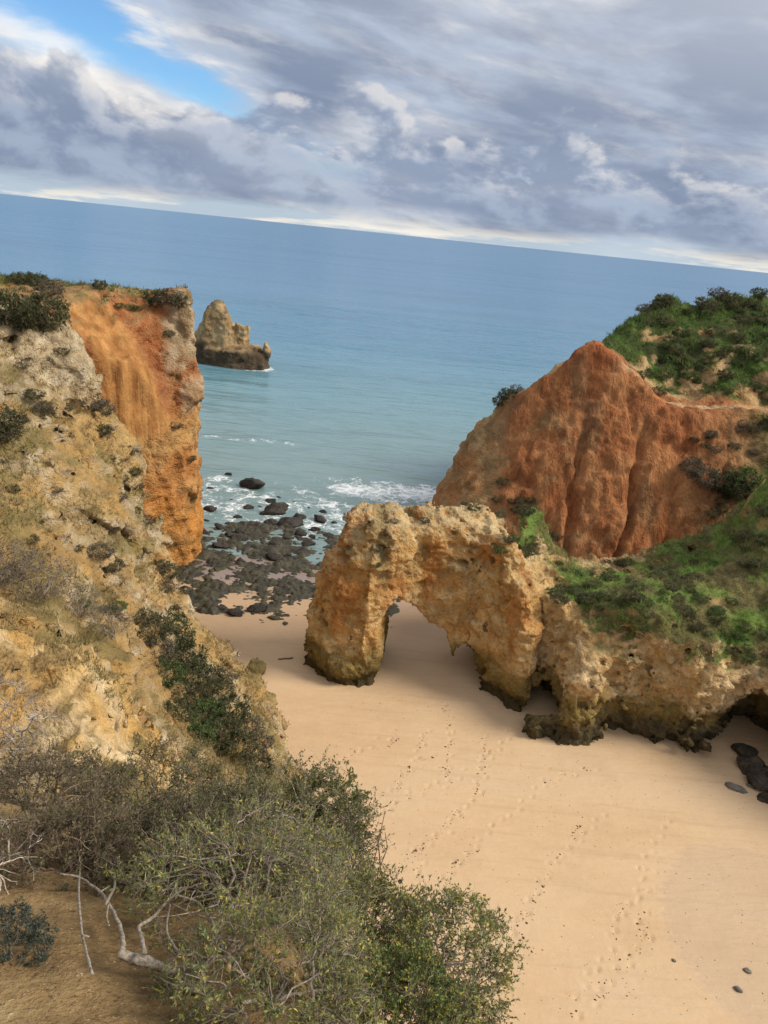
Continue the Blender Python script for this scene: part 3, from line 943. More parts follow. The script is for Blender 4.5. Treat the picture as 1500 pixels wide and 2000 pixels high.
# ---- rock arch standing on the sand
def build_arch():
    g = Grid((-5.6, 34.5, -0.7), (12.2, 47.5, 13.0), 0.115)
    poly = [(-4.3, 40.2), (-4.0, 38.6), (-2.4, 37.1), (-0.4, 36.9), (0.8, 37.6), (2.6, 38.9), (5.6, 39.2), (6.6, 38.3), (8.2, 36.6), (9.2, 36.0), (9.7, 36.8), (10.4, 38.6),
            (11.2, 40), (10.6, 42.5), (8.4, 43.6), (6, 43.6), (2, 42.4), (-1.5, 42.4), (-3.2, 41.6)]
    top = tps(pts((610, 1165, 39.3), (622, 1118, 39.1), (645, 1075, 39.0), (672, 1045, 38.9), (700, 1020, 39.4), (725, 995, 40.2), (760, 990, 40.5), (800, 988, 40.8), (845, 990, 40.9), (800, 1025, 39.3),
                  (760, 1030, 38.6), (850, 1010, 40.3), (890, 1000, 41.2), (930, 1010, 40.8), (990, 1040, 40.2), (1000, 1065, 39.0),
                  (960, 985, 43), (880, 985, 42.2), (1040, 1110, 40.2), (1060, 1150, 38.8), (1030, 1190, 37.2), (1000, 1100, 37.8), (1120, 1170, 39.4))
              + [(-3.2, 41.2, 7.6), (-4.2, 39.6, 3.6), (-4.2, 41.0, 3.4), (-3.8, 38.2, 4.6), (-1.8, 41.8, 9.0), (0, 42, 9.5), (8.6, 43, 8.0), (8.3, 40.5, 8.0), (9.0, 39.0, 7.0), (9.9, 38.0, 6.2), (10.8, 39.5, 6.0), (10.5, 42, 6.2)], 0.002)
    cot = (0.06 + 0.10 * sstep(g.X2, -1, -3.5)).astype(np.float32)
    cot = np.where(g.X2 < -0.5, 0.085, 0.05).astype(np.float32)
    g.d = g.prism(poly, top, cot, 0.9)
    # opening: an asymmetric lancet, swept through the fin
    def opening(x, yy, zz):
        xx = x - (yy - 38.5) * 0.05
        wl = 0.75 + 0.10 * np.sin(zz * 1.3) - 0.12 * sstep(zz, 2.5, 4)       # left jamb
        zr = 5.35 - 0.82 * np.clip(xx - 1.25, 0, 9) + 0.3 * np.clip(xx - 3.6, 0, 9)
        zr = zr - 1.6 * np.clip(1.2 - xx, 0, 3)
        zr = np.where(xx > 4.4, zr - 2.5 * (xx - 4.4), zr)
        return np.maximum.reduce([wl - xx, (zz - zr) * 0.72, xx - 5.2 + 0 * zz])
    op = opening(g.X2[:, :, None], g.Y2[:, :, None], g.z[None, None, :])
    g.d = smax(g.d, -op.astype(np.float32), 0.35)
    # low side cave behind the right jamb, and the bay on the right
    g.d = smax(g.d, -g.ell((5.5, 41.2, 0.3), (1.6, 2.4, 2.2), 0.25), 0.4)
    g.d = smax(g.d, -g.ell((10.4, 36.9, 0.0), (1.0, 2.4, 2.1), 0.1), 0.5)
    # block capping the pier and the pinnacle lip beside it
    g.d = smin(g.d, g.ell((-0.3, 40.0, 9.6), (1.4, 1.4, 0.75), 0.3), 0.6)

    def fn(P):
        a = 0.36 * billow(P, (0.55, 0.55, 0.45), 3, 5.0) + 0.24 * fbm(P, 0.45, 2, 29.0) + 0.12 * billow(P, 1.7, 2, 19)
        crease = 0.22 * np.exp(-((P[:, 0] - 0.2 + 0.15 * (P[:, 2] - 8)) / 0.35) ** 2) * sstep(P[:, 2], 5.0, 7.0)
        under = 0.16 * (1 - sstep(P[:, 2], 0.1, 1.2))
        pock = 0.42 * sstep(gnoise(sc(P, (0.95, 0.95, 0.85), 3.0)), 0.30, 0.5) + 0.22 * sstep(gnoise(sc(P, 2.1, 13.0)), 0.28, 0.45)
        bed = 0.30 * np.abs(gnoise(sc(P + 0.3 * gnoise(sc(P, 0.4, 9.0))[:, None], (0.10, 0.10, 1.25), 45.0))) + 0.14 * np.abs(gnoise(sc(P, (0.25, 0.25, 3.2), 15.0)))
        calm = 1 - 0.65 * np.exp(-(opening(P[:, 0], P[:, 1], P[:, 2]) / 0.8) ** 2)
        return (-(a + 0.22 * blocks(P, (0.8, 0.8, 0.9), 21)) + pock + bed - 0.1) * calm + crease + under
    crags(g, 1.3, fn)

    def colour(V, N):
        n1 = fbm(V, 0.4, 3, 3.3); n2 = fbm(V, 1.4, 3, 8.8); z = V[:, 2]
        c = lerp((0.54, 0.32, 0.12), (0.66, 0.47, 0.23), sstep(n1 + 0.5 * n2, -0.35, 0.45))
        st = sstep(fbm(V, (0.6, 0.6, 0.22), 3, 71) + 0.12 * (1 - sstep(V[:, 0], -1.5, 1.5)), 0.02, 0.35) * sstep(z, 2.5, 4.0)
        c = c * (1 - st * 0.75)[:, None] + np.array((0.47, 0.205, 0.06)) * (st * 0.75)[:, None]
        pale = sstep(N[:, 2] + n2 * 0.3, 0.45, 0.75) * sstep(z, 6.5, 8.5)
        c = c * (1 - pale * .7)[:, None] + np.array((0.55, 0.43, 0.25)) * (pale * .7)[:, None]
        lich = sstep(fbm(V, 0.9, 3, 91), 0.22, 0.4) * sstep(z, 5.5, 7.5) * 0.6
        c = c * (1 - lich)[:, None] + np.array((0.24, 0.18, 0.085)) * lich[:, None]
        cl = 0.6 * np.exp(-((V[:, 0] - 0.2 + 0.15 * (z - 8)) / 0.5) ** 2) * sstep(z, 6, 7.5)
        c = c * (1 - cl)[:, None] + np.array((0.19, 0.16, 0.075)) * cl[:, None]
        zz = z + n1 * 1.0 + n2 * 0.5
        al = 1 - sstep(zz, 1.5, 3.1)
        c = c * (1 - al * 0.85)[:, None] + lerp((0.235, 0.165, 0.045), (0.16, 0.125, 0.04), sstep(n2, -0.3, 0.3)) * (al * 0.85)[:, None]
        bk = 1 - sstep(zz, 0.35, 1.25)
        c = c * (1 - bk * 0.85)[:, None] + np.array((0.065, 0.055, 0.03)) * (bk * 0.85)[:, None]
        return c
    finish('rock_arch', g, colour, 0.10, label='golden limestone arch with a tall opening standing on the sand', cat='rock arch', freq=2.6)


build_arch()

# ---- grassy shelf behind the arch and its pale undercut wall
R1_POLY = [(7.6, 42), (8.4, 39.5), (9.0, 37.6), (10.2, 36.9), (10.3, 35.8), (10.2, 34.4), (11.2, 33.8), (12.5, 33.9), (13.1, 34.7), (14.8, 35.0), (16.2, 34.5), (17.6, 34.0), (19.2, 33.9), (19.9, 34.6),
           (21.6, 33.2), (24, 30.5), (30, 26.5), (50, 22), (50, 60), (36, 56), (28, 53.5), (20, 52), (14, 49.8), (10.5, 47.8), (8, 45.5)]
R1_TOP = pts((1000, 1075, 40.5), (1060, 1110, 42), (1060, 1050, 44.5), (1085, 1150, 39.5), (1140, 1205, 36.9), (1200, 1195, 36.4), (1240, 1190, 36.0), (1310, 1235, 35.6),
             (1390, 1270, 35.2), (1450, 1305, 35), (1500, 1260, 36), (1250, 1130, 41), (1350, 1150, 39.5), (1450, 1150, 39.8), (1500, 1110, 41),
             (1120, 1090, 47), (1200, 1085, 50), (1300, 1058, 50.5), (1390, 1050, 50), (1440, 1030, 48), (1490, 990, 46), (1500, 935, 48), (1200, 1120, 45),
             (985, 955, 45), (1050, 960, 46), (1080, 1060, 47.5), (1130, 1140, 41), (1110, 1250, 35.6), (1100, 1300, 34.8)) + [
    (30, 40, 11), (40, 40, 13), (30, 50, 13), (45, 50, 15), (40, 30, 11.5), (28, 32, 8.6), (24, 33, 6.4)]


def build_shelf():
    g = Grid((6.5, 24.5, -1.0), (41, 56.5, 15.5), 0.155)
    top = tps(R1_TOP, 0.003)
    g.d = g.prism(R1_POLY, top, 0.08, 0.8)
    for c, r, a in [((10.4, 37.0, 0.0), (0.95, 2.4, 2.0), 0.1), ((14.6, 34.1, 0.4), (1.6, 1.3, 1.9), 0.0), ((17.0, 33.4, 0.9), (0.75, 1.3, 1.9), 0.0),
                    ((18.4, 33.2, 0.2), (0.5, 1.2, 1.6), 0.0), ((21.0, 34.2, 0.3), (1.7, 3.6, 3.5), -0.5), ((24.5, 30.6, 0), (2.4, 2.0, 2.6), 0.6)]:
        g.d = smax(g.d, -g.ell(c, r, a), 0.35)
    # foot of the buttress: a low dark bulge
    g.d = smin(g.d, g.ell((11.3, 34.6, 0.3), (1.9, 1.2, 1.5), -0.15), 0.6)

    def fn(P):
        turf = sstep(P[:, 2], 5.2, 7.5)
        a = 0.5 * billow(P, (0.42, 0.42, 0.36), 3, 5.0) + 0.3 * fbm(P, 0.5, 2, 29.0)
        lump = 0.55 * fbm(P, 0.3, 3, 77.0)
        col = 0.28 * billow(P, (0.95, 0.95, 0.15), 2, 63.0) * (1 - sstep(P[:, 2], 2.6, 4.0))
        bed = (0.36 * np.abs(gnoise(sc(P + 0.3 * gnoise(sc(P, 0.4, 9.0))[:, None], (0.10, 0.10, 1.1), 45.0))) + 0.16 * np.abs(gnoise(sc(P, (0.25, 0.25, 2.8), 15.0))) - 0.1) * (1 - turf)
        pock = bed + (0.42 * sstep(gnoise(sc(P, (0.8, 0.8, 0.8), 3.0)), 0.28, 0.5) + 0.2 * sstep(gnoise(sc(P, 1.9, 13.0)), 0.28, 0.45)) * (1 - turf)
        return -((a * 1.25 + 0.35 * blocks(P, (0.6, 0.6, 0.75), 21)) * (1 - 0.55 * turf) + lump * turf + col) + pock
    crags(g, 1.4, fn)

    def colour(V, N):
        n1 = fbm(V, 0.33, 3, 3.3); n2 = fbm(V, 1.2, 3, 8.8); z = V[:, 2]
        c = lerp((0.55, 0.36, 0.155), (0.70, 0.53, 0.30), sstep(n1 + 0.5 * n2, -0.35, 0.4))
        org = sstep(n1 - n2 * .3, 0.12, 0.4) * sstep(z, 3.4, 4.6) * 0.7
        c = c * (1 - org)[:, None] + np.array((0.50, 0.27, 0.10)) * org[:, None]
        zz = z + n1 * 1.1 + n2 * 0.5
        al = 1 - sstep(zz, 1.9, 3.0)
        c = c * (1 - al * 0.85)[:, None] + lerp((0.26, 0.19, 0.055), (0.17, 0.13, 0.05), sstep(n2, -0.3, 0.3)) * (al * 0.85)[:, None]
        bk = 1 - sstep(zz, 0.4, 1.4)
        c = c * (1 - bk * 0.85)[:, None] + np.array((0.065, 0.055, 0.035)) * (bk * 0.85)[:, None]
        veg = veg_mask(V, N)
        tur = lerp((0.135, 0.110, 0.048), (0.135, 0.200, 0.046), sstep(fbm(V, 0.4, 3, 111), -0.2, 0.3))
        tur = tur + np.array((0.02, 0.025, 0.004)) * sstep(n2, 0, 0.4)[:, None]
        bare = sstep(fbm(V, 0.45, 2, 131) - 0.25 * N[:, 2], 0.12, 0.3)
        tur = tur * (1 - bare * .6)[:, None] + np.array((0.42, 0.27, 0.12)) * (bare * .6)[:, None]
        return c * (1 - veg)[:, None] + tur * veg[:, None]

    def veg_mask(V, N):
        n = fbm(V, 0.5, 3, 44)
        line = 5.2 + 0.8 * n + 1.0 * (1 - sstep(V[:, 0], 10, 13)) * 2.0
        return sstep(V[:, 2] + n * 0.6 + (N[:, 2] - 0.5) * 1.6, line, line + 0.7)
    build_shelf.veg = veg_mask
    finish('grassy_shelf', g, colour, lambda V, N: (0.20 - 0.10 * veg_mask(V, N)).astype(np.float32), rough=lambda V, N: 1 - 0.3 * veg_mask(V, N),
           label='grassy limestone shelf with pale undercut sea caves beside the arch', kind='structure', freq=2.2)


build_shelf()

# ---- red amphitheatre and the green hill behind
R3_POLY = [(3.6, 66), (5.4, 62.5), (9, 60), (13, 58.2), (18, 57.0), (24, 56.2), (29, 54), (36, 50), (62, 46), (62, 104), (36, 100), (24, 92), (15, 84), (8, 77), (4.6, 70.5)]
R3_TOP = pts((1160, 662, 68), (1110, 695, 68.5), (1060, 735, 69), (1000, 765, 69.6), (960, 795, 70), (910, 850, 69), (872, 900, 68), (850, 950, 67), (838, 988, 66.3),
             (1200, 690, 67.6), (1240, 722, 67.2), (1280, 765, 66.6), (1330, 792, 66), (1390, 797, 65.7), (1450, 797, 65.6), (1500, 805, 65.5),
             (1200, 665, 72), (1260, 712, 70.0), (1300, 752, 69.2), (1350, 772, 69), (1450, 776, 69), (1500, 780, 69),
             (1270, 660, 75), (1320, 650, 76), (1400, 640, 76.5), (1500, 635, 76.5), (1300, 700, 71.8), (1400, 700, 72.0), (1500, 700, 72),
             (1200, 643, 80), (1240, 612, 82), (1290, 587, 84), (1370, 577, 85), (1440, 577, 86), (1500, 585, 86), (1560, 600, 86),
             (1300, 615, 80), (1400, 605, 80.5), (1480, 610, 80.5)) + [
    (14, 62, 15.5), (20, 61, 15.5), (28, 60, 12.5), (36, 58, 14.0), (46, 58, 16), (9, 64.5, 7.5), (55, 70, 18), (55, 90, 22), (36, 95, 20), (26, 90, 15), (18, 82, 9), (11, 75, 6), (45, 66, 15.5),
    (30, 55, 9.5), (42, 52, 14)]


def build_hill():
    g = Grid((1.8, 48.5, -2.0), (52, 97, 24.5), 0.245)
    top = tps(R3_TOP, 0.003)
    cot = (0.30 + 0.30 * (1 - sstep(g.Y2, 66, 71)) * sstep(g.X2, 6, 10) + 0.25 * sstep(g.X2, 25, 32)).astype(np.float32)
    g.d = g.prism(R3_POLY, top, cot, 0.7)

    def face(P):
        """the bare red face"""
        return sstep(P[:, 0], 7.5, 11) * (1 - sstep(P[:, 0] + 0.30 * (66 - P[:, 1]), 29, 34)) * (1 - sstep(P[:, 1], 68.0, 69.2))

    def fn(P):
        f = face(P)
        a = 0.75 * billow(P, (0.28, 0.28, 0.24), 3, 5.0) + 0.3 * fbm(P, 0.6, 2, 29.0)
        fl = 0.22 * billow(P, (0.17, 0.17, 0.03), 2, 15.0) - 0.24 * np.maximum(0, 0.16 - np.abs(gnoise(sc(P + 0.9 * gnoise(sc(P, 0.25, 3.0))[:, None], (0.42, 0.36, 0.035), 35.0)))) / 0.16 - 0.22 * np.maximum(0, 0.14 - np.abs(gnoise(sc(P, (1.0, 0.9, 0.07), 55.0)))) / 0.14 + 0.40 * fbm(P, 0.28, 3, 50.0) + 0.16 * np.abs(gnoise(sc(P, (0.12, 0.12, 0.9), 5.0)))
        gully = 0
        for gx0, gx1, dep, wd in ((17.0, 15.7, 0.8, 0.30), (22.4, 20.0, 1.1, 0.28), (25.4, 23.8, 0.4, 0.3)):
            t = np.clip((15 - P[:, 2]) / 14, 0, 1)
            wob = 0.8 * gnoise(sc(P, (0.0, 0.0, 0.30), gx0)) + 0.3 * gnoise(sc(P, (0.0, 0.0, 0.9), gx0))
            gully = gully + dep * sstep(t, 0.05, 0.7) * np.exp(-((P[:, 0] - gx0 - (gx1 - gx0) * t - wob) / wd) ** 2)
        return -(a * (1 - f * 0.75) + fl * f) + gully * f
    crags(g, 2.2, fn)

    def veg(V, N):
        n = fbm(V, 0.22, 3, 44)
        hill = sstep(V[:, 1] + n * 2.0, 68.2, 69.2) * sstep(V[:, 0], 15, 18)
        bare = sstep(-N[:, 2] + fbm(V, 0.35, 3, 61) * 1.1, -0.55, -0.25) * (1 - sstep(V[:, 1], 77, 79)) * sstep(V[:, 0], 21, 23)
        low = sstep(V[:, 0] + n * 3, 30.5, 34) * (1 - sstep(V[:, 1], 64.5, 66)) * sstep(n + 0.25, 0.0, 0.4)
        return np.clip(hill * (1 - bare) + low * 0.9, 0, 1)
    build_hill.veg = veg

    def colour(V, N):
        n1 = fbm(V, 0.16, 3, 3.3); n2 = fbm(V, 0.7, 3, 8.8); z = V[:, 2]; f = face(V)
        tan = lerp((0.44, 0.27, 0.12), (0.56, 0.41, 0.22), sstep(n1 + 0.5 * n2, -0.35, 0.4))
        streak = fbm(V, (0.7, 0.6, 0.05), 3, 101)
        red = lerp((0.325, 0.122, 0.048), (0.455, 0.208, 0.086), sstep(streak + n1 * 0.6, -0.4, 0.45))
        up = sstep(z + n1 * 2, 14.0, 17.0)
        red = red * (1 - up * .5)[:, None] + np.array((0.38, 0.118, 0.046)) * (up * .5)[:, None]
        stain = sstep(fbm(V, (0.35, 0.3, 0.06), 3, 141), 0.10, 0.4) * 0.55
        red = red * (1 - stain)[:, None] + np.array((0.20, 0.120, 0.060)) * stain[:, None]
        c = tan * (1 - f)[:, None] + red * f[:, None]
        toe = (1 - sstep(V[:, 0] + n1 * 2, 6.5, 10)) * (1 - sstep(V[:, 1], 72, 75))
        c = c * (1 - toe * .8)[:, None] + lerp((0.46, 0.22, 0.09), (0.55, 0.37, 0.18), sstep(n2 + n1, -0.2, 0.3)) * (toe * .8)[:, None]
        ol = sstep(fbm(V, (0.3, 0.3, 0.3), 3, 121) + (N[:, 2] - 0.55) * 0.8, -0.02, 0.3) * (1 - sstep(V[:, 0] + 0.55 * (z - 10), 13.0, 17.5)) * 0.75
        c = c * (1 - ol)[:, None] + np.array((0.225, 0.155, 0.075)) * ol[:, None]
        dk = sstep(V[:, 0] + n1 * 3 + 0.35 * (66 - V[:, 1]), 26, 30) * (1 - sstep(V[:, 1], 66, 67))
        c = c * (1 - dk * .55)[:, None] + np.array((0.21, 0.115, 0.05)) * (dk * .55)[:, None]
        path = np.exp(-((V[:, 1] - 66.9 - 0.35 * gnoise(sc(V, 0.2, 3.0))) / 0.55) ** 2) * sstep(V[:, 0], 18.5, 20) * sstep(N[:, 2], 0.45, 0.7)
        vg = veg(V, N)
        tur = lerp((0.055, 0.065, 0.022), (0.085, 0.135, 0.030), sstep(fbm(V, 0.3, 3, 111), -0.2, 0.3))
        c = c * (1 - vg)[:, None] + tur * vg[:, None]
        return c * (1 - path * .85)[:, None] + np.array((0.52, 0.38, 0.22)) * (path * .85)[:, None]
    finish('red_cliff_hill', g, colour, lambda V, N: (0.16 - 0.10 * face(V)).astype(np.float32), ROCK_FAR, rough=lambda V, N: 1 - 0.1 * face(V), streak=face,
           label='rust red fluted cliff below a green hill on the right', kind='structure', freq=1.1)


build_hill()


# ---- sea stack off the headland
def build_stack():
    g = Grid((-44, 126, -2.0), (-20, 148, 13), 0.27)
    base = g.prism([(-38.5, 137), (-35, 133.2), (-29, 132.6), (-24.6, 134), (-23.6, 137), (-27, 140.5), (-33, 142.5), (-38, 141)], tps([(-38, 138, 3.4), (-33, 134, 2.8), (-29, 137, 3.6), (-26, 137, 2.9), (-24, 136, 2.4), (-30, 141, 3.2)]), 0.10, 0.6)
    tw = g.prism([(-38.9, 138), (-36.4, 134.6), (-31.2, 134.0), (-29.0, 137), (-31.0, 141), (-35.5, 142), (-38.6, 140.8)],
                 tps([(-37.6, 138.5, 6.0), (-36.2, 138, 8.6), (-34.2, 138, 11.2), (-33.2, 138, 11.1), (-31.6, 137.5, 9.0), (-30.2, 138, 6.8), (-34, 141, 8.5), (-34, 135, 8.8)]), 0.19, 0.8)
    t2 = g.prism([(-32.2, 136.6), (-28.2, 135.8), (-27.0, 138.2), (-28.6, 140), (-32.0, 140)], 6.9, 0.09, 0.4)
    g.d = smin(smin(base, tw, 0.5), t2, 0.4)
    g.d = smin(g.d, g.ell((-26.6, 137, 2.6), (1.3, 1.6, 1.3)), 0.4)
    g.d = smin(g.d, g.ell((-24.4, 136.4, 2.6), (0.9, 1.2, 1.7)), 0.3)

    def fn(P):
        return -(0.55 * billow(P, (0.35, 0.35, 0.28), 3, 5.0) + 0.3 * fbm(P, 0.6, 2, 29.0))
    crags(g, 1.6, fn)

    def colour(V, N):
        n1 = fbm(V, 0.3, 3, 3.3); n2 = fbm(V, 0.9, 2, 8.8); z = V[:, 2]
        c = lerp((0.34, 0.225, 0.11), (0.52, 0.375, 0.205), sstep(n1 + 0.5 * n2, -0.35, 0.4))
        dk = 1 - sstep(z + n1 * .8, 2.4, 3.6)
        c = c * (1 - dk * 0.9)[:, None] + np.array((0.075, 0.055, 0.038)) * (dk * .9)[:, None]
        cap = sstep(N[:, 2] + n2 * .4, 0.4, 0.7) * sstep(z, 7, 9)
        return c * (1 - cap * .7)[:, None] + np.array((0.12, 0.10, 0.06)) * (cap * .7)[:, None]
    finish('sea_stack', g, colour, 0.16, ROCK_FAR, label='twin peaked sea stack with dark base standing in the sea beyond the headland', cat='sea stack', freq=1.2)


build_stack()


# ---- ground under the viewer's feet
def ground_z(x, y):
    x = np.asarray(x, np.float32); y = np.asarray(y, np.float32)
    t = L1_FUN(x, y)
    w = -poly_sd(x, y, L1_POLY) / 0.16
    return smin(t, w, 0.8)


L1_FUN = tps(L1_TOP, 0.004)


def build_clifftop():
    xs = np.arange(-7.5, 4.0, 0.055); ys = np.arange(-2, 8.2, 0.055)
    X, Y = np.meshgrid(xs, ys, indexing='ij')
    Z = ground_z(X, Y)
    P = np.stack([X.ravel(), Y.ravel(), Z.ravel()], 1).astype(np.float32)
    h = 0.10 * fbm(P, 0.9, 3, 3.0) + 0.030 * billow(P, 4.0, 2, 9.0) + 0.020 * billow(P, 9.0, 2, 4.0)
    P[:, 2] += h - 0.55 * sstep(P[:, 1], 4.0, 8.2)
    n, mcol = len(xs), len(ys)
    i = np.arange(n * mcol).reshape(n, mcol)
    F = np.stack([i[:-1, :-1].ravel(), i[1:, :-1].ravel(), i[1:, 1:].ravel(), i[:-1, 1:].ravel()], 1)
    m, k = new_mat('dry_earth')
    p = k.n('ShaderNodeNewGeometry').outputs['Position']
    a = k.noise(p, 1.6, 5, 0.6); b = k.noise(p, 14, 5, 0.65); g = k.voronoi(p, 34)
    c = k.ramp(k.math('ADD', k.math('MULTIPLY', a, 0.6), k.math('MULTIPLY', b, 0.4)), [(0.30, (0.10, 0.062, 0.030)), (0.48, (0.24, 0.155, 0.070)), (0.62, (0.33, 0.225, 0.105)), (0.78, (0.42, 0.30, 0.15))])
    lit = k.noise(p, 46, 3, 0.7)
    c = k.mix(k.remap(lit, 0.64, 0.70), c, (0.46, 0.37, 0.23))
    c = k.mix(k.math('MULTIPLY', k.remap(lit, 0.40, 0.33), 0.7), c, (0.07, 0.045, 0.025))
    k.out(k.bsdf(c, 0.95, k.bump(k.math('ADD', k.math('MULTIPLY', b, 0.05), k.math('MULTIPLY', lit, 0.02)), 0.9, 1.0), 0.1))
    o = link('clifftop_ground', mesh_from('clifftop_ground', P, F), m)
    tag(o, 'dry brown earth of the clifftop in the lower left corner', kind='structure')
    BVH['clifftop_ground'] = BVHTree.FromPolygons([tuple(v) for v in P.tolist()], F.tolist())


build_clifftop()


def hit(px, py):
    """where a photo pixel meets the land"""
    d = Vector(ray(px, py)).normalized()
    o = Vector((0, 0, EYE))
    best = None
    for nm, t in BVH.items():
        loc, nor, idx, dist = t.ray_cast(o, d)
        if loc is not None and (best is None or dist < best[2]):
            best = (loc, nor, dist, nm)
    return best


def drop(x, y, name):
    r = BVH[name].ray_cast(Vector((x, y, 60)), Vector((0, 0, -1)))
    return r[0], r[1]


# ------------------------------------------------------------------ tidal platform and boulders
def platform_mask(x, y):
    P = np.stack([x, y, x * 0], 1)
    n = fbm(P, 0.22, 3, 3.0)
    m = sstep(y + n * 3, 43.2, 45.2) * (1 - sstep(y + n * 4, 59, 66)) * (1 - sstep(x + n * 2, 1.5, 4.0))
    return m


def build_platform():
    xs = np.arange(-19, 5, 0.095); ys = np.arange(41.5, 68, 0.095)
    X, Y = np.meshgrid(xs, ys, indexing='ij')
    x, y = X.ravel().astype(np.float32), Y.ravel().astype(np.float32)
    P = np.stack([x, y, x * 0], 1)
    m = platform_mask(x, y)
    bl = blocks(P, (0.85, 1.15, 1.0), 9) + 0.7 * blocks(P, (2.0, 2.4, 1.0), 29)
    n = fbm(P, (0.30, 0.42, 1), 3, 18) + 0.5 * bl + 0.35 * billow(P, (1.6, 2.0, 1), 2, 27)
    z = beach_z(x, y) - 0.30 + m * (0.44 + 0.46 * n) - 0.4 * (1 - m)
    P[:, 2] = z
    nn, mc = len(xs), len(ys)
    i = np.arange(nn * mc).reshape(nn, mc)
    F = np.stack([i[:-1, :-1].ravel(), i[1:, :-1].ravel(), i[1:, 1:].ravel(), i[:-1, 1:].ravel()], 1)
    keep = (m.reshape(nn, mc)[:-1, :-1] > 0.02).ravel()
    mt, k = new_mat('weedy_rock')
    p = k.n('ShaderNodeNewGeometry').outputs['Position']
    a = k.noise(p, 0.8, 5, 0.6); b = k.noise(p, 6, 5, 0.65)
    c = k.ramp(k.math('ADD', k.math('MULTIPLY', a, 0.6), k.math('MULTIPLY', b, 0.4)), [(0.32, (0.013, 0.011, 0.008)), (0.46, (0.034, 0.029, 0.017)), (0.58, (0.060, 0.054, 0.028)), (0.72, (0.13, 0.105, 0.068))])
    k.out(k.bsdf(c, 0.62, k.bump(b, 0.7, 0.12), 0.4))
    o = link('tidal_platform', mesh_from('tidal_platform', P, F[keep]), mt)
    tag(o, 'low dark weed covered rock platform at the waterline', kind='structure')


build_platform()


def boulder_mesh(name, seed, flat=0.7, sub=3):
    import bmesh
    bm = bmesh.new()
    bmesh.ops.create_icosphere(bm, subdivisions=sub, radius=1.0)
    V = np.array([v.co[:] for v in bm.verts], np.float32)
    F = np.array([[v.index for v in f.verts] for f in bm.faces], np.int32)
    bm.free()
    rn = np.random.default_rng(seed)
    off = float(seed * 7.7)
    Vn = V.copy()
    for _ in range(10):                       # split planes give flat facets
        d = rn.normal(size=3); d /= np.linalg.norm(d)
        h = rn.uniform(0.45, 0.8)
        ex = np.maximum(V @ d - h, 0)
        V = V - 0.8 * ex[:, None] * d
    V = V + Vn * (0.26 * fbm(Vn, 1.1, 3, off) + 0.10 * billow(Vn, 2.6, 3, off) + 0.22 * blocks(Vn + off, 1.5, seed))[:, None]
    V *= np.array((1, rn.uniform(0.62, 0.9), flat))
    n = fbm(V, 1.6, 3, off + 3)
    return V, F, n


def simple_rock(name, c0, c1, rough=0.75, spec=0.3):
    m, k = new_mat(name)
    g = k.n('ShaderNodeTexCoord').outputs['Object']
    oi = k.n('ShaderNodeObjectInfo')
    v = k.vmath('ADD', g, k.vmath('SCALE', oi.outputs['Location'], scale=0.37))
    a = k.noise(v, 1.6, 6, 0.65); b = k.noise(v, 7, 5, 0.65)
    c = k.mix(k.remap(k.math('ADD', k.math('MULTIPLY', a, 0.6), k.math('MULTIPLY', b, 0.4)), 0.36, 0.64), c0, c1)
    k.out(k.bsdf(c, rough, k.bump(k.math('ADD', k.math('MULTIPLY', a, 0.4), k.math('MULTIPLY', b, 0.3)), 0.8, 0.35), spec))
    return m


M_BOULDER = simple_rock('wet_dark_rock', (0.014, 0.011, 0.009), (0.052, 0.040, 0.030), 0.6, 0.35)
M_WEED = simple_rock('weed_covered_rock', (0.030, 0.030, 0.014), (0.10, 0.092, 0.045), 0.7, 0.3)
BM = []
for q in range(7):
    V, F, n = boulder_mesh('boulder', 20 + q, 0.66 if q < 5 else 0.5)
    BM.append(mesh_from('boulder', V, F))
    BM[-1].materials.append(M_BOULDER)
WM = []
for q in range(5):
    V, F, n = boulder_mesh('flat_stone', 60 + q, 0.30, 2)
    WM.append(mesh_from('flat_stone', V, F))
    WM[-1].materials.append(M_WEED)

boulders = [(493, 953, 55), (444, 929, 24), (392, 958, 18), (411, 954, 17), (527, 980, 30), (545, 971, 15), (411, 996, 36), (484, 992, 22), (534, 1003, 64), (584, 1009, 28),
            (622, 1017, 36), (568, 1026, 56), (527, 1022, 34), (489, 1026, 27), (463, 1010, 19), (428, 1031, 28), (400, 1039, 24), (469, 1040, 28), (431, 1068, 42), (463, 1054, 42),
            (448, 1046, 28), (560, 1052, 20), (614, 1035, 26), (586, 1042, 30), (611, 1048, 20), (642, 1045, 24), (541, 1068, 34), (588, 1075, 30), (601, 1064, 30), (534, 1093, 40),
            (471, 1097, 24), (459, 1208, 36), (500, 1200, 42), (431, 1198, 30), (411, 1185, 26), (519, 1040, 14), (445, 1021, 15), (631, 999, 18), (500, 1047, 9), (556, 990, 14), (508, 988, 12),
            (602, 990, 10), (452, 975, 9), (575, 978, 10), (470, 962, 8), (653, 1020, 14), (404, 1015, 14), (515, 1060, 14), (495, 1080, 16), (562, 1085, 18), (450, 1085, 16), (420, 1095, 18)]
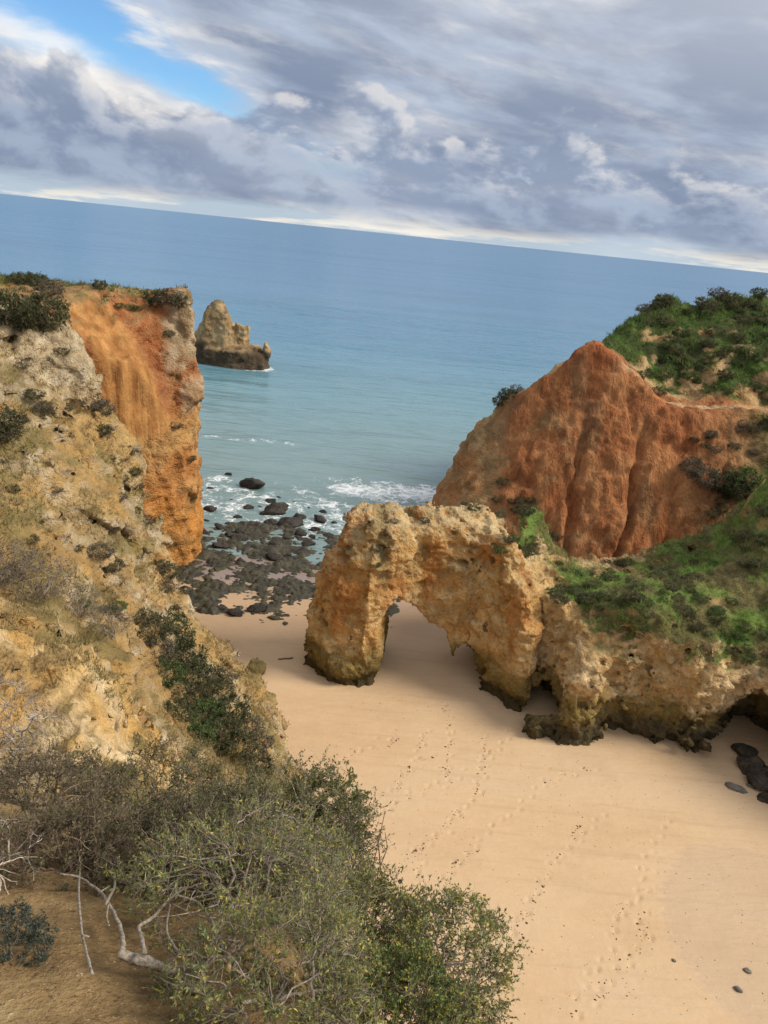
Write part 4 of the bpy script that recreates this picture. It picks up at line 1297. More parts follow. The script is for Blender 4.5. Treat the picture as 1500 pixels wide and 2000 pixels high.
for i, (px, py, w) in enumerate(boulders):
    p = at_z(px, py, SEA_Z + 0.1)
    d = np.linalg.norm(p - np.array((0, 0, EYE)))
    r = 0.5 * w / FPX * d * 0.98
    o = link('boulder', BM[i % 7])
    zb = max(SEA_Z - 0.1, float(beach_z(np.array([p[0]]), np.array([p[1]]))[0]) - 0.05)
    o.location = (p[0], p[1] + r * 0.3, zb + r * 0.22)
    o.rotation_euler = (random.uniform(-.2, .2), random.uniform(-.2, .2), random.choice((0, math.pi)) + random.uniform(-0.5, 0.5))
    o.scale = (r, r, r * random.uniform(0.8, 1.05))
    size = 'large' if w >= 36 else ('middling' if w >= 24 else ('small' if w >= 15 else 'tiny'))
    where = ('in the outer foam' if py < 985 else 'amid the washing foam' if py < 1030 else 'at the inner edge of the wash' if py < 1080 else 'on the weedy platform' if py < 1150 else 'on the landward sand edge')
    side = 'near the headland' if px < 455 else ('midway to the arch' if px < 545 else 'near the arch')
    tag(o, '%s dark wet boulder %s %s' % (size, where, side), 'boulder', 'dark boulders at the waterline')
for i, (lab) in ((0, 'largest dark boulder alone in the outer foam'), (8, 'long dark slab of rock farthest out among the clustered boulders'), (11, 'long flat dark rock just right of the clustered boulders'),
                 (31, 'round brown boulder on the sand at the landward end of the platform')):
    [x for x in COL.objects if x.name.startswith('boulder')][i]['label'] = lab
cnt = 0
rr = np.random.default_rng(5)
while cnt < 150:
    x, y = rr.uniform(-16, 1.5), rr.uniform(43.5, 62)
    if platform_mask(np.array([x]), np.array([y]))[0] < rr.uniform(0.3, 1.0):
        continue
    r = rr.uniform(0.18, 0.55) * (1.2 if rr.random() < 0.3 else 0.9)
    o = link('flat_stone', WM[cnt % 5])
    o.location = (x, y, float(beach_z(np.array([x]), np.array([y]))[0]) + 0.03)
    o.rotation_euler = (rr.uniform(-.15, .15), rr.uniform(-.15, .15), rr.uniform(0, 6.28))
    o.scale = (r, r, r)
    size = 'large' if r > 0.45 else ('middling' if r > 0.28 else 'small')
    row = 'landward' if y < 47 else ('inner middle' if y < 51 else ('outer middle' if y < 55 else 'seaward'))
    side = 'headland end' if x < -11 else ('left part' if x < -7 else ('right part' if x < -3 else 'arch end'))
    tag(o, '%s flat stone covered in weed, %s row, %s of the tidal platform' % (size, row, side), 'stone', 'weed covered stones on the platform')
    cnt += 1


def single_rock(name, V, F, mat, loc, scale, rz, label, cat):
    o = link(name, mesh_from(name, V, F), mat, None, loc)
    o.scale = scale
    o.rotation_euler = (0, 0, rz)
    return tag(o, label, cat)


M_TAN = simple_rock('tan_rock', (0.36, 0.24, 0.11), (0.56, 0.42, 0.24), 0.9, 0.1)
M_MOSSROCK = simple_rock('stained_rock', (0.11, 0.09, 0.04), (0.27, 0.20, 0.085), 0.9, 0.1)
M_CAVE = simple_rock('cave_mouth_rock', (0.022, 0.018, 0.013), (0.085, 0.066, 0.042), 0.75, 0.25)
M_GREY = simple_rock('grey_stone', (0.13, 0.12, 0.10), (0.24, 0.22, 0.18), 0.8, 0.2)
p = at_z(500, 1322, 0.0)
V, F, n = boulder_mesh('b', 91, 1.15)
single_rock('boulder', V, F, M_MOSSROCK, (p[0], p[1] + 0.4, 0.45), (0.62, 0.6, 0.62), 0.5, 'brown mossy boulder standing on the sand against the foot of the slope', 'boulder')
h_ = hit(1052, 1076)
V, F, n = boulder_mesh('b', 95, 0.85)
if h_:
    single_rock('boulder', V, F, M_TAN, tuple(h_[0] + Vector((0, 0, 0.2))), (0.55, 0.5, 0.55), 0.2, 'round tan boulder sitting in the scrub right of the arch top', 'boulder')
for (px, py, w, fl, lab) in ((1437, 1541, 38, 0.35, 'long flat grey stone half buried in sand beside the right cave'), (1464, 1535, 18, 0.4, 'small grey stone next to the long flat stone by the right cave'),
                             (1442, 1934, 19, 0.6, 'smooth grey cobble alone on the damp sand in the lower right corner'), (1461, 1897, 16, 0.3, 'thin grey stone half buried above the cobble in the lower right'),
                             (1316, 1876, 9, 0.6, 'small dark red pebble left of the cobble on the lower right sand')):
    p = at_z(px, py, 0.02)
    r = 0.5 * w / FPX * np.linalg.norm(p - np.array((0, 0, EYE)))
    V, F, n = boulder_mesh('b', int(px), fl, 2)
    single_rock('cobble' if w < 30 else 'flat_rock', V, F, M_GREY, (p[0], p[1], float(beach_z(np.array([p[0]]), np.array([p[1]]))[0]) + r * fl * 0.25), (r, r, r), -0.6, lab, 'stone')

for j, (px, py, w, lab) in enumerate(((1462, 1500, 60, 'dark wet rock at the mouth of the right cave, nearest the wall'), (1490, 1525, 70, 'large dark wet rock cut by the right edge of the picture'),
                                      (1450, 1470, 50, 'dark wet rock deepest inside the right cave'), (1500, 1560, 40, 'dark wet rock lowest on the right edge of the sand'))):
    p = at_z(px, py, 0.1)
    r = 0.5 * w / FPX * np.linalg.norm(p - np.array((0, 0, EYE)))
    V, F, n = boulder_mesh('b', 400 + j, 0.6)
    single_rock('boulder', V, F, M_CAVE, (p[0], p[1], r * 0.15), (r, r, r), j * 1.3, lab, 'boulder')

# ------------------------------------------------------------------ scattered bits on the sand
def build_trails():
    rn = np.random.default_rng(3)
    trails = [[(872, 1375), (878, 1430), (875, 1480), (872, 1520), (862, 1535), (820, 1545), (790, 1555), (745, 1585), (710, 1600)],
              [(810, 1490), (790, 1510), (770, 1545)], [(830, 1430), (815, 1460)], [(945, 1440), (950, 1465), (945, 1500), (925, 1560), (895, 1590), (870, 1620), (820, 1660), (815, 1720)],
              [(930, 1655), (890, 1685), (870, 1715)], [(820, 1650), (790, 1690), (760, 1700)], [(1125, 1640), (1080, 1690), (1050, 1740), (1000, 1820)], [(1040, 1770), (1030, 1815), (1000, 1850), (1060, 1870)],
              [(1230, 1765), (1205, 1795), (1200, 1830)], [(1255, 1780), (1258, 1830), (1225, 1880), (1190, 1915), (1150, 1960)], [(1225, 1920), (1215, 1950)], [(1120, 1950), (1115, 1985)],
              [(700, 1460), (640, 1500)], [(990, 1790), (950, 1820)], [(1130, 1600), (1120, 1640)], [(860, 1470), (800, 1500)], [(1160, 1500), (1060, 1530)], [(780, 1420), (760, 1460)]]
    V, F, C = [], [], []
    ico = np.array([(1, 0, 0), (-1, 0, 0), (0, 1, 0), (0, -1, 0), (0, 0, 1), (0, 0, -1)], np.float32)
    fc = [(0, 2, 4), (2, 1, 4), (1, 3, 4), (3, 0, 4), (2, 0, 5), (1, 2, 5), (3, 1, 5), (0, 3, 5)]

    def bit(x, y, r, col):
        b = len(V)
        z = float(beach_z(np.array([x]), np.array([y]))[0])
        a = rn.uniform(0, 6.28)
        for v in ico:
            w = v * r * rn.uniform(0.6, 1.3) * np.array((1, 0.7, 0.38))
            V.append((x + w[0] * math.cos(a) - w[1] * math.sin(a), y + w[0] * math.sin(a) + w[1] * math.cos(a), z + w[2] + 0.005)); C.append(col)
        for f in fc:
            F.append(tuple(b + q for q in f))
    for t in trails:  # dark lumps added along the tracks stand in for footprint marks, among weed scraps
        w = [at_z(*q) for q in t]
        for a, b in zip(w[:-1], w[1:]):
            L = np.linalg.norm(b - a)
            den = rn.uniform(5.0, 13.0)
            for _ in range(int(L * den)):
                u = rn.random()
                q = a + (b - a) * u
                dens = rn.choice((0.05, 0.10, 0.10, 0.14))
                bit(q[0] + rn.normal(0, 0.13), q[1] + rn.normal(0, 0.13), rn.choice((0.02, 0.028, 0.04, 0.065)) * rn.uniform(0.7, 1.3), np.array((0.11, 0.048, 0.024)) * rn.uniform(0.6, 1.6))
    for _ in range(700):
        x, y = rn.uniform(-2, 20), rn.uniform(17, 38)
        bit(x, y, rn.uniform(0.012, 0.038), np.array((0.12, 0.065, 0.035)) * rn.uniform(0.7, 1.8))
    for _ in range(60):
        q = at_z(rn.uniform(1150, 1420), rn.uniform(1700, 1980))
        bit(q[0], q[1], rn.uniform(0.015, 0.035), np.array((0.75, 0.68, 0.55)))
    m, k = new_mat('print_marks_and_bits')
    k.out(k.bsdf(k.n('ShaderNodeAttribute', attribute_name='tint').outputs['Color'], 0.8))
    o = link('print_marks_and_debris', mesh_from('print_marks_and_debris', np.array(V), np.array(F), {'tint': np.array(C, np.float32)}, False), m)
    tag(o, 'trails of dark lumps standing in for footprint marks, with weed scraps and shell bits on the sand', 'debris', None, 'stuff')


build_trails()

# ------------------------------------------------------------------ plants
def tubes(P, Rd, sides=4):
    """batch of polylines P (B,n,3) with radii Rd (B,n) -> V, F"""
    B, n, _ = P.shape
    T = np.gradient(P, axis=1)
    T /= np.linalg.norm(T, axis=2, keepdims=True) + 1e-9
    ref = np.where(np.abs(T[:, :1, 2:3]) > 0.8, np.array((1.0, 0, 0)), np.array((0, 0, 1.0)))
    A = np.cross(T, np.broadcast_to(ref, T.shape))
    A /= np.linalg.norm(A, axis=2, keepdims=True) + 1e-9
    Bn = np.cross(T, A)
    ang = np.linspace(0, 2 * np.pi, sides, endpoint=False)
    V = P[:, :, None, :] + Rd[:, :, None, None] * (A[:, :, None, :] * np.cos(ang)[None, None, :, None] + Bn[:, :, None, :] * np.sin(ang)[None, None, :, None])
    idx = np.arange(B * n * sides).reshape(B, n, sides)
    nx = np.roll(idx, -1, axis=2)
    F = np.stack([idx[:, :-1], nx[:, :-1], nx[:, 1:], idx[:, 1:]], -1).reshape(-1, 4)
    return V.reshape(-1, 3), F


def curve_batch(rn, A, B_, n=6, bend=0.18, up=0.0, jit=0.03):
    """bent polylines from A to B"""
    L = np.linalg.norm(B_ - A, axis=1, keepdims=True)
    mid = (A + B_) / 2 + rn.normal(size=A.shape) * bend * L + np.array((0, 0, up)) * L
    t = np.linspace(0, 1, n)[None, :, None]
    P = (1 - t) ** 2 * A[:, None] + 2 * t * (1 - t) * mid[:, None] + t * t * B_[:, None]
    P[:, 1:-1] += rn.normal(size=P[:, 1:-1].shape) * jit * L[:, None]
    return P


def nearest(A, M):
    best = np.zeros(len(A), int)
    for i in range(0, len(A), 400):
        best[i:i + 400] = ((A[i:i + 400, None] - M[None]) ** 2).sum(2).argmin(1)
    return best


def leaves(rn, base, direc, size, width, cols, spread=0.9):
    """one folded diamond per leaf"""
    n = len(base)
    d = direc / (np.linalg.norm(direc, axis=1, keepdims=True) + 1e-9) + rn.normal(size=(n, 3)) * spread
    d /= np.linalg.norm(d, axis=1, keepdims=True) + 1e-9
    s = np.cross(d, rn.normal(size=(n, 3)))
    s /= np.linalg.norm(s, axis=1, keepdims=True) + 1e-9
    L = size * rn.uniform(0.6, 1.3, (n, 1))
    nn = np.cross(d, s)
    v0 = base; v2 = base + d * L
    v1 = base + d * L * 0.5 + s * L * width + nn * L * 0.08
    v3 = base + d * L * 0.5 - s * L * width + nn * L * 0.08
    V = np.stack([v0, v1, v2, v3], 1).reshape(-1, 3)
    F = np.arange(4 * n).reshape(n, 4)
    ci = rn.integers(0, len(cols), n)
    c = np.asarray(cols, np.float32)[ci] * rn.uniform(0.7, 1.35, (n, 1))
    return V, F, np.repeat(c, 4, axis=0)


def crown_points(rn, n, centre, rad, shell=0.5, lumps=None):
    u = rn.normal(size=(n, 3)); u /= np.linalg.norm(u, axis=1, keepdims=True)
    r = rn.random((n, 1)) ** (1 / 3.0) * (1 - shell) + shell * rn.uniform(0.75, 1.0, (n, 1))
    w = 1 + 0.45 * gnoise(u * 1.7 + centre.sum())[:, None] + 0.25 * gnoise(u * 4.0 + 7)[:, None]
    p = u * r * w
    return centre + p * rad


def shrub(seed, root, centre, rad, stems=9, l2=60, l3=400, l4=1800, per=10, leaf=0.03, lw=0.28, cols=((0.05, 0.07, 0.02),), bark=(0.20, 0.16, 0.12),
          r0=0.02, bare=0.0, flatten=True, spread=0.9, twig=0.10):
    """branches grown towards crown points, then leaves along the last twigs"""
    rn = np.random.default_rng(seed)
    root = np.asarray(root, float); centre = np.asarray(centre, float); rad = np.asarray(rad, float)
    BV, BF, BC = [], [], []
    nb = 0

    def emit(P, ra, rb, sides, tint):
        nonlocal nb
        n = P.shape[1]
        Rd = np.linspace(1, 0, n)[None, :] * (np.asarray(ra) - rb) + rb
        Rd = np.broadcast_to(Rd, P.shape[:2])
        V, F = tubes(P, Rd, sides)
        BV.append(V); BF.append(F + nb); nb += len(V)
        c = np.asarray(tint)[None] * rn.uniform(0.65, 1.35, (P.shape[0], 1))
        BC.append(np.repeat(c, n * sides, axis=0))
    A = root + rn.normal(size=(stems, 3)) * np.array((0.25, 0.25, 0.02)) * rad.mean() * 0.5
    E = crown_points(rn, stems, centre, rad * 0.85, 0.3)
    P1 = curve_batch(rn, A, E, 9, 0.14, 0.10, 0.025)
    emit(P1, r0, r0 * 0.35, 5, bark)
    M = P1[:, 3:].reshape(-1, 3)
    E = crown_points(rn, l2, centre, rad, 0.4)
    S2 = M[nearest(E, M)]
    P2 = curve_batch(rn, S2, E, 7, 0.16, 0.06, 0.03)
    emit(P2, r0 * 0.45, r0 * 0.2, 4, bark)
    M = np.concatenate([M, P2[:, 2:].reshape(-1, 3)])
    E = crown_points(rn, l3, centre, rad, 0.55)
    P3 = curve_batch(rn, M[nearest(E, M)], E, 5, 0.15, 0.05, 0.03)
    emit(P3, r0 * 0.22, r0 * 0.10, 3, bark)
    M = P3[:, 2:].reshape(-1, 3)
    pick = rn.integers(0, len(M), l4)
    S4 = M[pick]
    out = S4 - centre
    out /= np.linalg.norm(out, axis=1, keepdims=True) + 1e-9
    dirs = out * 0.6 + rn.normal(size=(l4, 3)) * 0.75 + np.array((0, 0, 0.35))
    dirs /= np.linalg.norm(dirs, axis=1, keepdims=True)
    E = S4 + dirs * twig * rad.mean() * 2 * rn.uniform(0.4, 1.4, (l4, 1))
    P4 = curve_batch(rn, S4, E, 4, 0.10, 0.02, 0.02)
    emit(P4[:, [0, 2, 3]], r0 * 0.11, r0 * 0.05, 3, np.asarray(bark) * 0.9)
    bv, bf, bc = np.concatenate(BV), np.concatenate(BF), np.concatenate(BC)
    lf = None
    live = P4[rn.random(l4) >= bare]
    if per and len(live):
        t = rn.uniform(0.15, 1.0, (len(live), per))
        k0 = np.clip((t * 3).astype(int), 0, 2); fr = t * 3 - k0
        ii = np.arange(len(live))[:, None]
        pos = live[ii, k0] * (1 - fr[..., None]) + live[ii, k0 + 1] * fr[..., None]
        dr = live[:, 3] - live[:, 0]
        dr = np.repeat(dr[:, None], per, axis=1)
        # whole sprays share one colour so that the crown reads in clumps
        lf = leaves(rn, pos.reshape(-1, 3), dr.reshape(-1, 3), leaf, lw, cols, spread)
        cl = gnoise(pos.reshape(-1, 3) / rad.mean() * 2.2 + seed)
        lf = (lf[0], lf[1], lf[2] * np.repeat(np.clip(1 + 0.9 * cl, 0.5, 1.7), 4)[:, None])
    return (bv, bf, bc), lf


def put_shrub(name, parts, loc, label, group, cat='shrub', rz=0, scale=1.0, tilt=None):
    e = bpy.data.objects.new(name, None)
    COL.objects.link(e)
    e.location = loc
    e.rotation_euler = (0, 0, rz)
    e.scale = (scale,) * 3 if np.isscalar(scale) else scale
    e.empty_display_size = 0.3
    tag(e, label, cat, group)
    for nm, me in parts:
        link(nm, me, None, e)
    return e


def parts_of(tag_, br, lf):
    out = []
    me = mesh_from('branches', br[0], br[1], {'tint': br[2]}); me.materials.append(BARK)
    out.append(('branches', me))
    if lf:
        me = mesh_from('foliage', lf[0], lf[1], {'tint': lf[2]}, False); me.materials.append(LEAF)
        out.append(('foliage', me))
    return out


DARK = ((0.060, 0.074, 0.032), (0.080, 0.098, 0.036), (0.105, 0.104, 0.046))
OLIVE = ((0.125, 0.120, 0.055), (0.155, 0.140, 0.068), (0.095, 0.098, 0.046))
GREYB = ((0.150, 0.125, 0.085), (0.190, 0.160, 0.110), (0.105, 0.096, 0.062))
FRESH = ((0.085, 0.140, 0.038), (0.115, 0.175, 0.050), (0.075, 0.110, 0.038))
TEMPL = {}
for nm, cols, sd_, bare in (('dark', DARK, 3, 0), ('dark', DARK, 4, 0), ('olive', OLIVE, 5, 0.05), ('olive', OLIVE, 6, 0.05), ('grey', GREYB, 7, 0.25), ('grey', GREYB, 8, 0.3), ('fresh', FRESH, 9, 0), ('fresh', FRESH, 10, 0)):
    b, l = shrub(sd_, (0, 0, -0.15), (0, 0, 0.42), (1.0, 0.95, 0.55), 7, 26, 120, 420, 5, 0.115, 0.26, cols, (0.16, 0.125, 0.09), 0.035, bare, twig=0.13)
    TEMPL.setdefault(nm, []).append(parts_of(nm, b, l))


REC = {}


def bush(px, py, size, kind, label, group, lift=0.0, sq=1.0, name='shrub'):
    h = hit(px, py)
    if h is None:
        return
    s = size
    REC.setdefault(group or label, []).append((px, py, s, kind, None, label, group))
    e_ = put_shrub(name, random.choice(TEMPL[kind]), tuple(h[0] - h[1] * 0.12 * s + Vector((0, 0, lift))), label, group, 'shrub', random.uniform(0, 6.28), (s, s, s * sq))
    REC[group or label][-1] = (px, py, s, kind, e_, label, group)


# left: clifftop and headland
for a in ((25, 640, 1.3, 'dark'), (90, 640, 1.25, 'olive'), (60, 640, 0.9, 'dark')):
    bush(*a, 'dark bush on top of the left spur above the grey rock', 'bushes crowning the left spur', sq=1.3)
for a in ((305, 592, 0.95, 'dark'), (330, 593, 1.0, 'grey'), (350, 596, 0.75, 'dark'), (376, 597, 0.5, 'grey')):
    bush(*a, 'dark low bush at the seaward tip of the headland top', 'bushes on the headland tip')
for a in ((50, 553, 0.9, 'dark'), (75, 556, 0.9, 'dark'), (30, 553, 0.7, 'dark'), (100, 572, 0.9, 'grey'), (85, 566, 0.8, 'dark')):
    bush(*a, 'dark low bush on the far left of the headland top', 'bushes on the left headland top')
bush(195, 562, 0.55, 'dark', 'small lone dark bush on the skyline of the headland', None)
for a in ((235, 600, 0.5, 'fresh'), (255, 602, 0.5, 'fresh'), (270, 604, 0.4, 'fresh')):
    bush(*a, 'small green plant at the lip of the red headland face', 'green plants on the headland lip', sq=0.6)
for a in ((330, 655, .5, 'olive'), (345, 835, 0.55, 'grey'), (372, 900, 0.5, 'olive'), (375, 975, 0.45, 'olive')):
    bush(*a, 'small olive bush clinging to the orange headland cliff', 'bushes clinging to the headland', sq=0.7)
# left: on the near slope
for a in ((185, 795, 0.75, 'grey'), (205, 805, 0.7, 'grey'), (200, 845, 0.55, 'dark'), (90, 805, 0.6, 'grey'), (135, 800, 0.4, 'olive'), (15, 830, 0.85, 'dark'), (10, 860, 0.7, 'olive'), (70, 775, 0.5, 'olive'),
          (255, 885, 0.5, 'grey'), (262, 925, 0.45, 'dark'), (240, 940, 0.4, 'olive'), (235, 975, 0.45, 'grey'), (270, 955, 0.4, 'olive'), (290, 1020, 0.5, 'grey'), (265, 1000, 0.35, 'olive'),
          (200, 1085, 0.6, 'grey'), (220, 1110, 0.55, 'olive'), (315, 1115, 0.62, 'olive'), (335, 1125, 0.65, 'olive'), (325, 1150, 0.55, 'grey'), (160, 1185, 0.35, 'fresh'), (215, 1195, 0.38, 'dark'),
          (235, 1190, 0.35, 'fresh'), (585, 1472, 0.28, 'grey'), (120, 690, 0.4, 'olive'), (40, 720, .4, 'grey'), (25, 960, .35, 'olive'), (110, 960, .3, 'grey'), (60, 1060, .35, 'olive'), (150, 1075, .3, 'olive')):
    bush(*a, 'small scrubby bush rooted in the craggy near slope', 'scrub on the near slope', sq=0.75)
for i, a in enumerate(((330, 1225, 0.85, 'dark'), (300, 1245, 0.8, 'olive'), (345, 1265, 0.9, 'dark'), (310, 1290, 0.8, 'grey'), (360, 1300, 0.9, 'dark'), (330, 1330, 0.75, 'fresh'), (390, 1340, 0.9, 'dark'),
          (370, 1375, 0.8, 'olive'), (425, 1370, 0.9, 'olive'), (400, 1410, 0.8, 'fresh'), (450, 1400, 0.8, 'dark'), (430, 1440, 0.8, 'dark'), (480, 1430, 0.7, 'grey'), (470, 1470, 0.7, 'olive'), (510, 1460, 0.55, 'grey'),
          (390, 1450, 0.6, 'fresh'), (350, 1400, 0.6, 'dark'), (500, 1500, 0.6, 'olive'), (280, 1215, 0.5, 'olive'), (440, 1330, 0.55, 'grey'))):
    bush(*a, 'dense green shrub in the thicket halfway down the near slope', 'thicket on the near slope', sq=1.0)

# the arch and the ridge of the red cliff
for a in ((738, 1075, 0.42, 'olive'), (735, 1105, 0.35, 'dark'), (830, 1018, 0.35, 'olive'), (770, 1020, 0.3, 'grey'), (925, 995, 0.45, 'dark'), (905, 985, 0.35, 'olive')):
    bush(*a, 'small tuft of scrub growing on the rock of the arch', 'scrub on the arch', sq=0.7)
for a in ((975, 790, 0.8, 'dark'), (990, 777, 0.9, 'dark'), (1008, 765, 0.7, 'grey')):
    bush(*a, 'dark bush on the seaward ridge of the red cliff', 'bushes on the red ridge')
for a in ((1415, 960, 1.5, 'dark'), (1450, 950, 1.4, 'fresh'), (1440, 975, 1.2, 'dark'), (1380, 950, 1.2, 'grey'), (1350, 925, 1.1, 'grey')):
    bush(*a, 'big rounded bush on the right slope beside the red face', 'big bushes beside the red face', sq=1.25)
for i in range(26):
    bush(random.uniform(1215, 1500), random.uniform(578, 610), random.uniform(0.7, 1.3), random.choice(('dark', 'olive', 'grey', 'dark')), 'wind clipped dark bush along the skyline of the green hill', 'bushes on the hill skyline', sq=0.9)
for i in range(46):
    bush(random.uniform(1240, 1500), random.uniform(610, 780), random.uniform(0.45, 0.95), random.choice(('dark', 'olive', 'fresh', 'fresh')), 'green bush on the broken face of the green hill above the path', 'bushes on the hill face', sq=0.8)
for i in range(22):
    bush(random.uniform(1350, 1500), random.uniform(800, 1010), random.uniform(0.4, 0.9), random.choice(('dark', 'olive', 'grey')), 'olive bush on the dim slope right of the red face', 'bushes right of the red face', sq=0.8)
for i in range(16):
    bush(random.uniform(960, 1085), random.uniform(945, 1090), random.uniform(0.35, 0.7), random.choice(('dark', 'olive', 'fresh')), 'green bush in the patch between the arch top and the red cliff', 'bushes behind the arch top', sq=0.8)
for i in range(85):
    x = random.uniform(1080, 1500)
    y0 = 1085 if x < 1200 else 1085 - (x - 1200) * 0.18
    y1 = 1195 + (x - 1140) * 0.36
    bush(x, random.uniform(y0, max(y1, 1160)), random.uniform(0.25, 0.62), random.choice(('dark', 'olive', 'fresh', 'fresh', 'olive')), 'low shrub among the grass of the shelf above the sea caves', 'shrubs on the grassy shelf', sq=0.7)


def grass(name, surf, mask, n, blade, label, cols, seed):
    rn = np.random.default_rng(seed)
    V, N = SURF[surf]
    w = mask(V, N)
    ids = np.nonzero((w > 0.5) & (N[:, 2] > 0.25))[0]
    pk = rn.choice(ids, n)
    nb = 4
    base = np.repeat(V[pk], nb, axis=0) + rn.normal(size=(n * nb, 3)) * blade * 0.35 - np.array((0, 0, blade * 0.15))
    d = rn.normal(size=(n * nb, 3)) * 0.5 + np.array((0, 0, 1.0)) + np.repeat(N[pk], nb, axis=0) * 0.4
    d /= np.linalg.norm(d, axis=1, keepdims=True)
    s = np.cross(d, rn.normal(size=d.shape)); s /= np.linalg.norm(s, axis=1, keepdims=True) + 1e-9
    L = blade * rn.uniform(0.5, 1.4, (n * nb, 1))
    T = np.stack([base - s * L * 0.10, base + s * L * 0.10, base + d * L], 1).reshape(-1, 3)
    cn = sstep(fbm(V[pk], 0.35, 3, 5.0), -0.25, 0.3)
    c = lerp(cols[0], cols[1], cn) * rn.uniform(0.7, 1.35, (n, 1))
    C = np.repeat(c, nb * 3, axis=0)
    me = mesh_from(name, T, np.arange(len(T)).reshape(-1, 3), {'tint': C}, False)
    o = link(name, me, LEAF)
    tag(o, label, 'grass', None, 'stuff')


grass('shelf_grass', 'grassy_shelf', lambda V, N: build_shelf.veg(V, N) * sstep(fbm(V, 0.45, 3, 203), -0.30, -0.05), 26000, 0.17, 'green grass and herbs covering the shelf above the caves', ((0.200, 0.185, 0.075), (0.180, 0.325, 0.062)), 4)
grass('hill_grass', 'red_cliff_hill', lambda V, N: build_hill.veg(V, N) * sstep(fbm(V, 0.30, 3, 203), -0.32, -0.05), 18000, 0.34, 'rough green grass covering the hill on the right', ((0.135, 0.140, 0.055), (0.130, 0.225, 0.050)), 6)
grass('slope_grass', 'cliff_slope', lambda V, N: sstep(fbm(V, 0.3, 3, 55) + N[:, 2] * 0.35, 0.22, 0.42) * sstep(V[:, 1], 10, 13), 18000, 0.15, 'dry grass tufts scattered over the near slope', ((0.32, 0.235, 0.11), (0.21, 0.185, 0.075)), 8)
grass('headland_grass', 'headland', lambda V, N: sstep(N[:, 2], 0.8, 0.9) * sstep(V[:, 2], 17.4, 18.2) * sstep(fbm(V, 0.2, 2, 3.0) + (V[:, 1] - 55) * .05, -0.1, 0.1), 5000, 0.22, 'short turf on the flat top of the headland', ((0.14, 0.12, 0.045), (0.10, 0.14, 0.035)), 9)


# ------------------------------------------------------------------ foreground
def fore_shrub(seed, px, py, y, rad, name, label, group=None, **kw):
    c = at_y(px, py, y)
    h = hit(px, py)
    if h and h[2] < 9.0:
        d = np.array(h[0]) - np.array((0, 0, EYE))
        c = np.array((0, 0, EYE)) + d * (1 - 0.85 * rad[2] / h[2])
    gz = float(ground_z(np.array([c[0]]), np.array([c[1]]))[0])
    root = np.array((c[0], c[1], gz - 0.55 * float(sstep(np.array([c[1]]), 4.0, 8.2)[0])))
    c[2] = max(c[2], root[2] + rad[2] * 0.3)
    b, l = shrub(seed, (0, 0, -0.05), c - root, rad, **kw)
    return put_shrub(name, parts_of(name, b, l), tuple(root), label, group)


G1 = ((0.135, 0.145, 0.052), (0.175, 0.178, 0.060), (0.235, 0.210, 0.076), (0.140, 0.160, 0.066))
G2 = ((0.175, 0.205, 0.070), (0.250, 0.245, 0.070), (0.130, 0.180, 0.075), (0.42, 0.34, 0.070))
G3 = ((0.180, 0.140, 0.080), (0.225, 0.180, 0.095), (0.150, 0.155, 0.070))
DRYB = (0.32, 0.265, 0.205)
fore_shrub(101, 560, 1645, 4.5, (0.80, 0.62, 0.50), 'shrub', 'dense dark green shrub in the middle of the foreground scrub', l2=90, l3=700, l4=3000, per=9, leaf=0.024, lw=0.2, cols=G1 + OLIVE, bark=(0.34, 0.285, 0.225), r0=0.011, bare=0.18)
fore_shrub(102, 300, 1590, 4.7, (0.85, 0.62, 0.48), 'shrub', 'dull olive shrub left of centre in the foreground scrub', l2=90, l3=700, l4=3000, per=8, leaf=0.024, lw=0.2, cols=OLIVE + G1, bark=(0.19, 0.15, 0.11), r0=0.016, bare=0.15)
fore_shrub(103, 60, 1630, 4.3, (0.62, 0.55, 0.42), 'shrub', 'brown half dry shrub at the left edge of the foreground', l2=80, l3=500, l4=2600, per=7, leaf=0.022, lw=0.2, cols=G3, bark=(0.20, 0.15, 0.11), r0=0.015, bare=0.3)
fore_shrub(104, 630, 1590, 4.9, (0.42, 0.42, 0.36), 'shrub', 'dark leafy shrub standing out against the sand at the top of the scrub', l2=50, l3=320, l4=1500, per=9, leaf=0.028, lw=0.24, cols=G1 + G2, bark=(0.2, 0.16, 0.12), r0=0.012, bare=0.12)
fore_shrub(105, 870, 1880, 3.5, (0.46, 0.46, 0.44), 'shrub', 'bright green shrub with yellow sprigs at the lower right of the scrub', l2=70, l3=480, l4=2300, per=8, leaf=0.024, lw=0.24, cols=G2 + G1, bark=(0.30, 0.25, 0.20), r0=0.012, bare=0.22)
fore_shrub(106, 720, 1850, 3.6, (0.48, 0.45, 0.40), 'shrub', 'yellow green shrub between the dry tangle and the bright right shrub', l2=70, l3=480, l4=2200, per=8, leaf=0.024, lw=0.24, cols=G2 + G1, bark=(0.28, 0.23, 0.18), r0=0.012, bare=0.22)
fore_shrub(107, 480, 1780, 3.9, (0.62, 0.5, 0.42), 'dry_shrub', 'twiggy olive shrub with many dry stems below the dark shrub', l2=110, l3=800, l4=3000, per=7, leaf=0.021, lw=0.2, cols=G1 + G2, bark=(0.36, 0.30, 0.24), r0=0.011, bare=0.25)
fore_shrub(108, 540, 1930, 3.1, (0.44, 0.36, 0.30), 'dry_shrub', 'low leafy tangle of dry stems along the bottom edge of the picture', l2=90, l3=560, l4=2400, per=9, leaf=0.019, lw=0.2, cols=G1 + G2, bark=DRYB, r0=0.010, bare=0.35)
fore_shrub(109, 790, 1965, 3.0, (0.36, 0.32, 0.30), 'shrub', 'fresh green shrub at the bottom edge under the bright shrub', l2=60, l3=320, l4=1500, per=8, leaf=0.022, lw=0.24, cols=G2 + FRESH, bark=(0.22, 0.18, 0.14), r0=0.011)
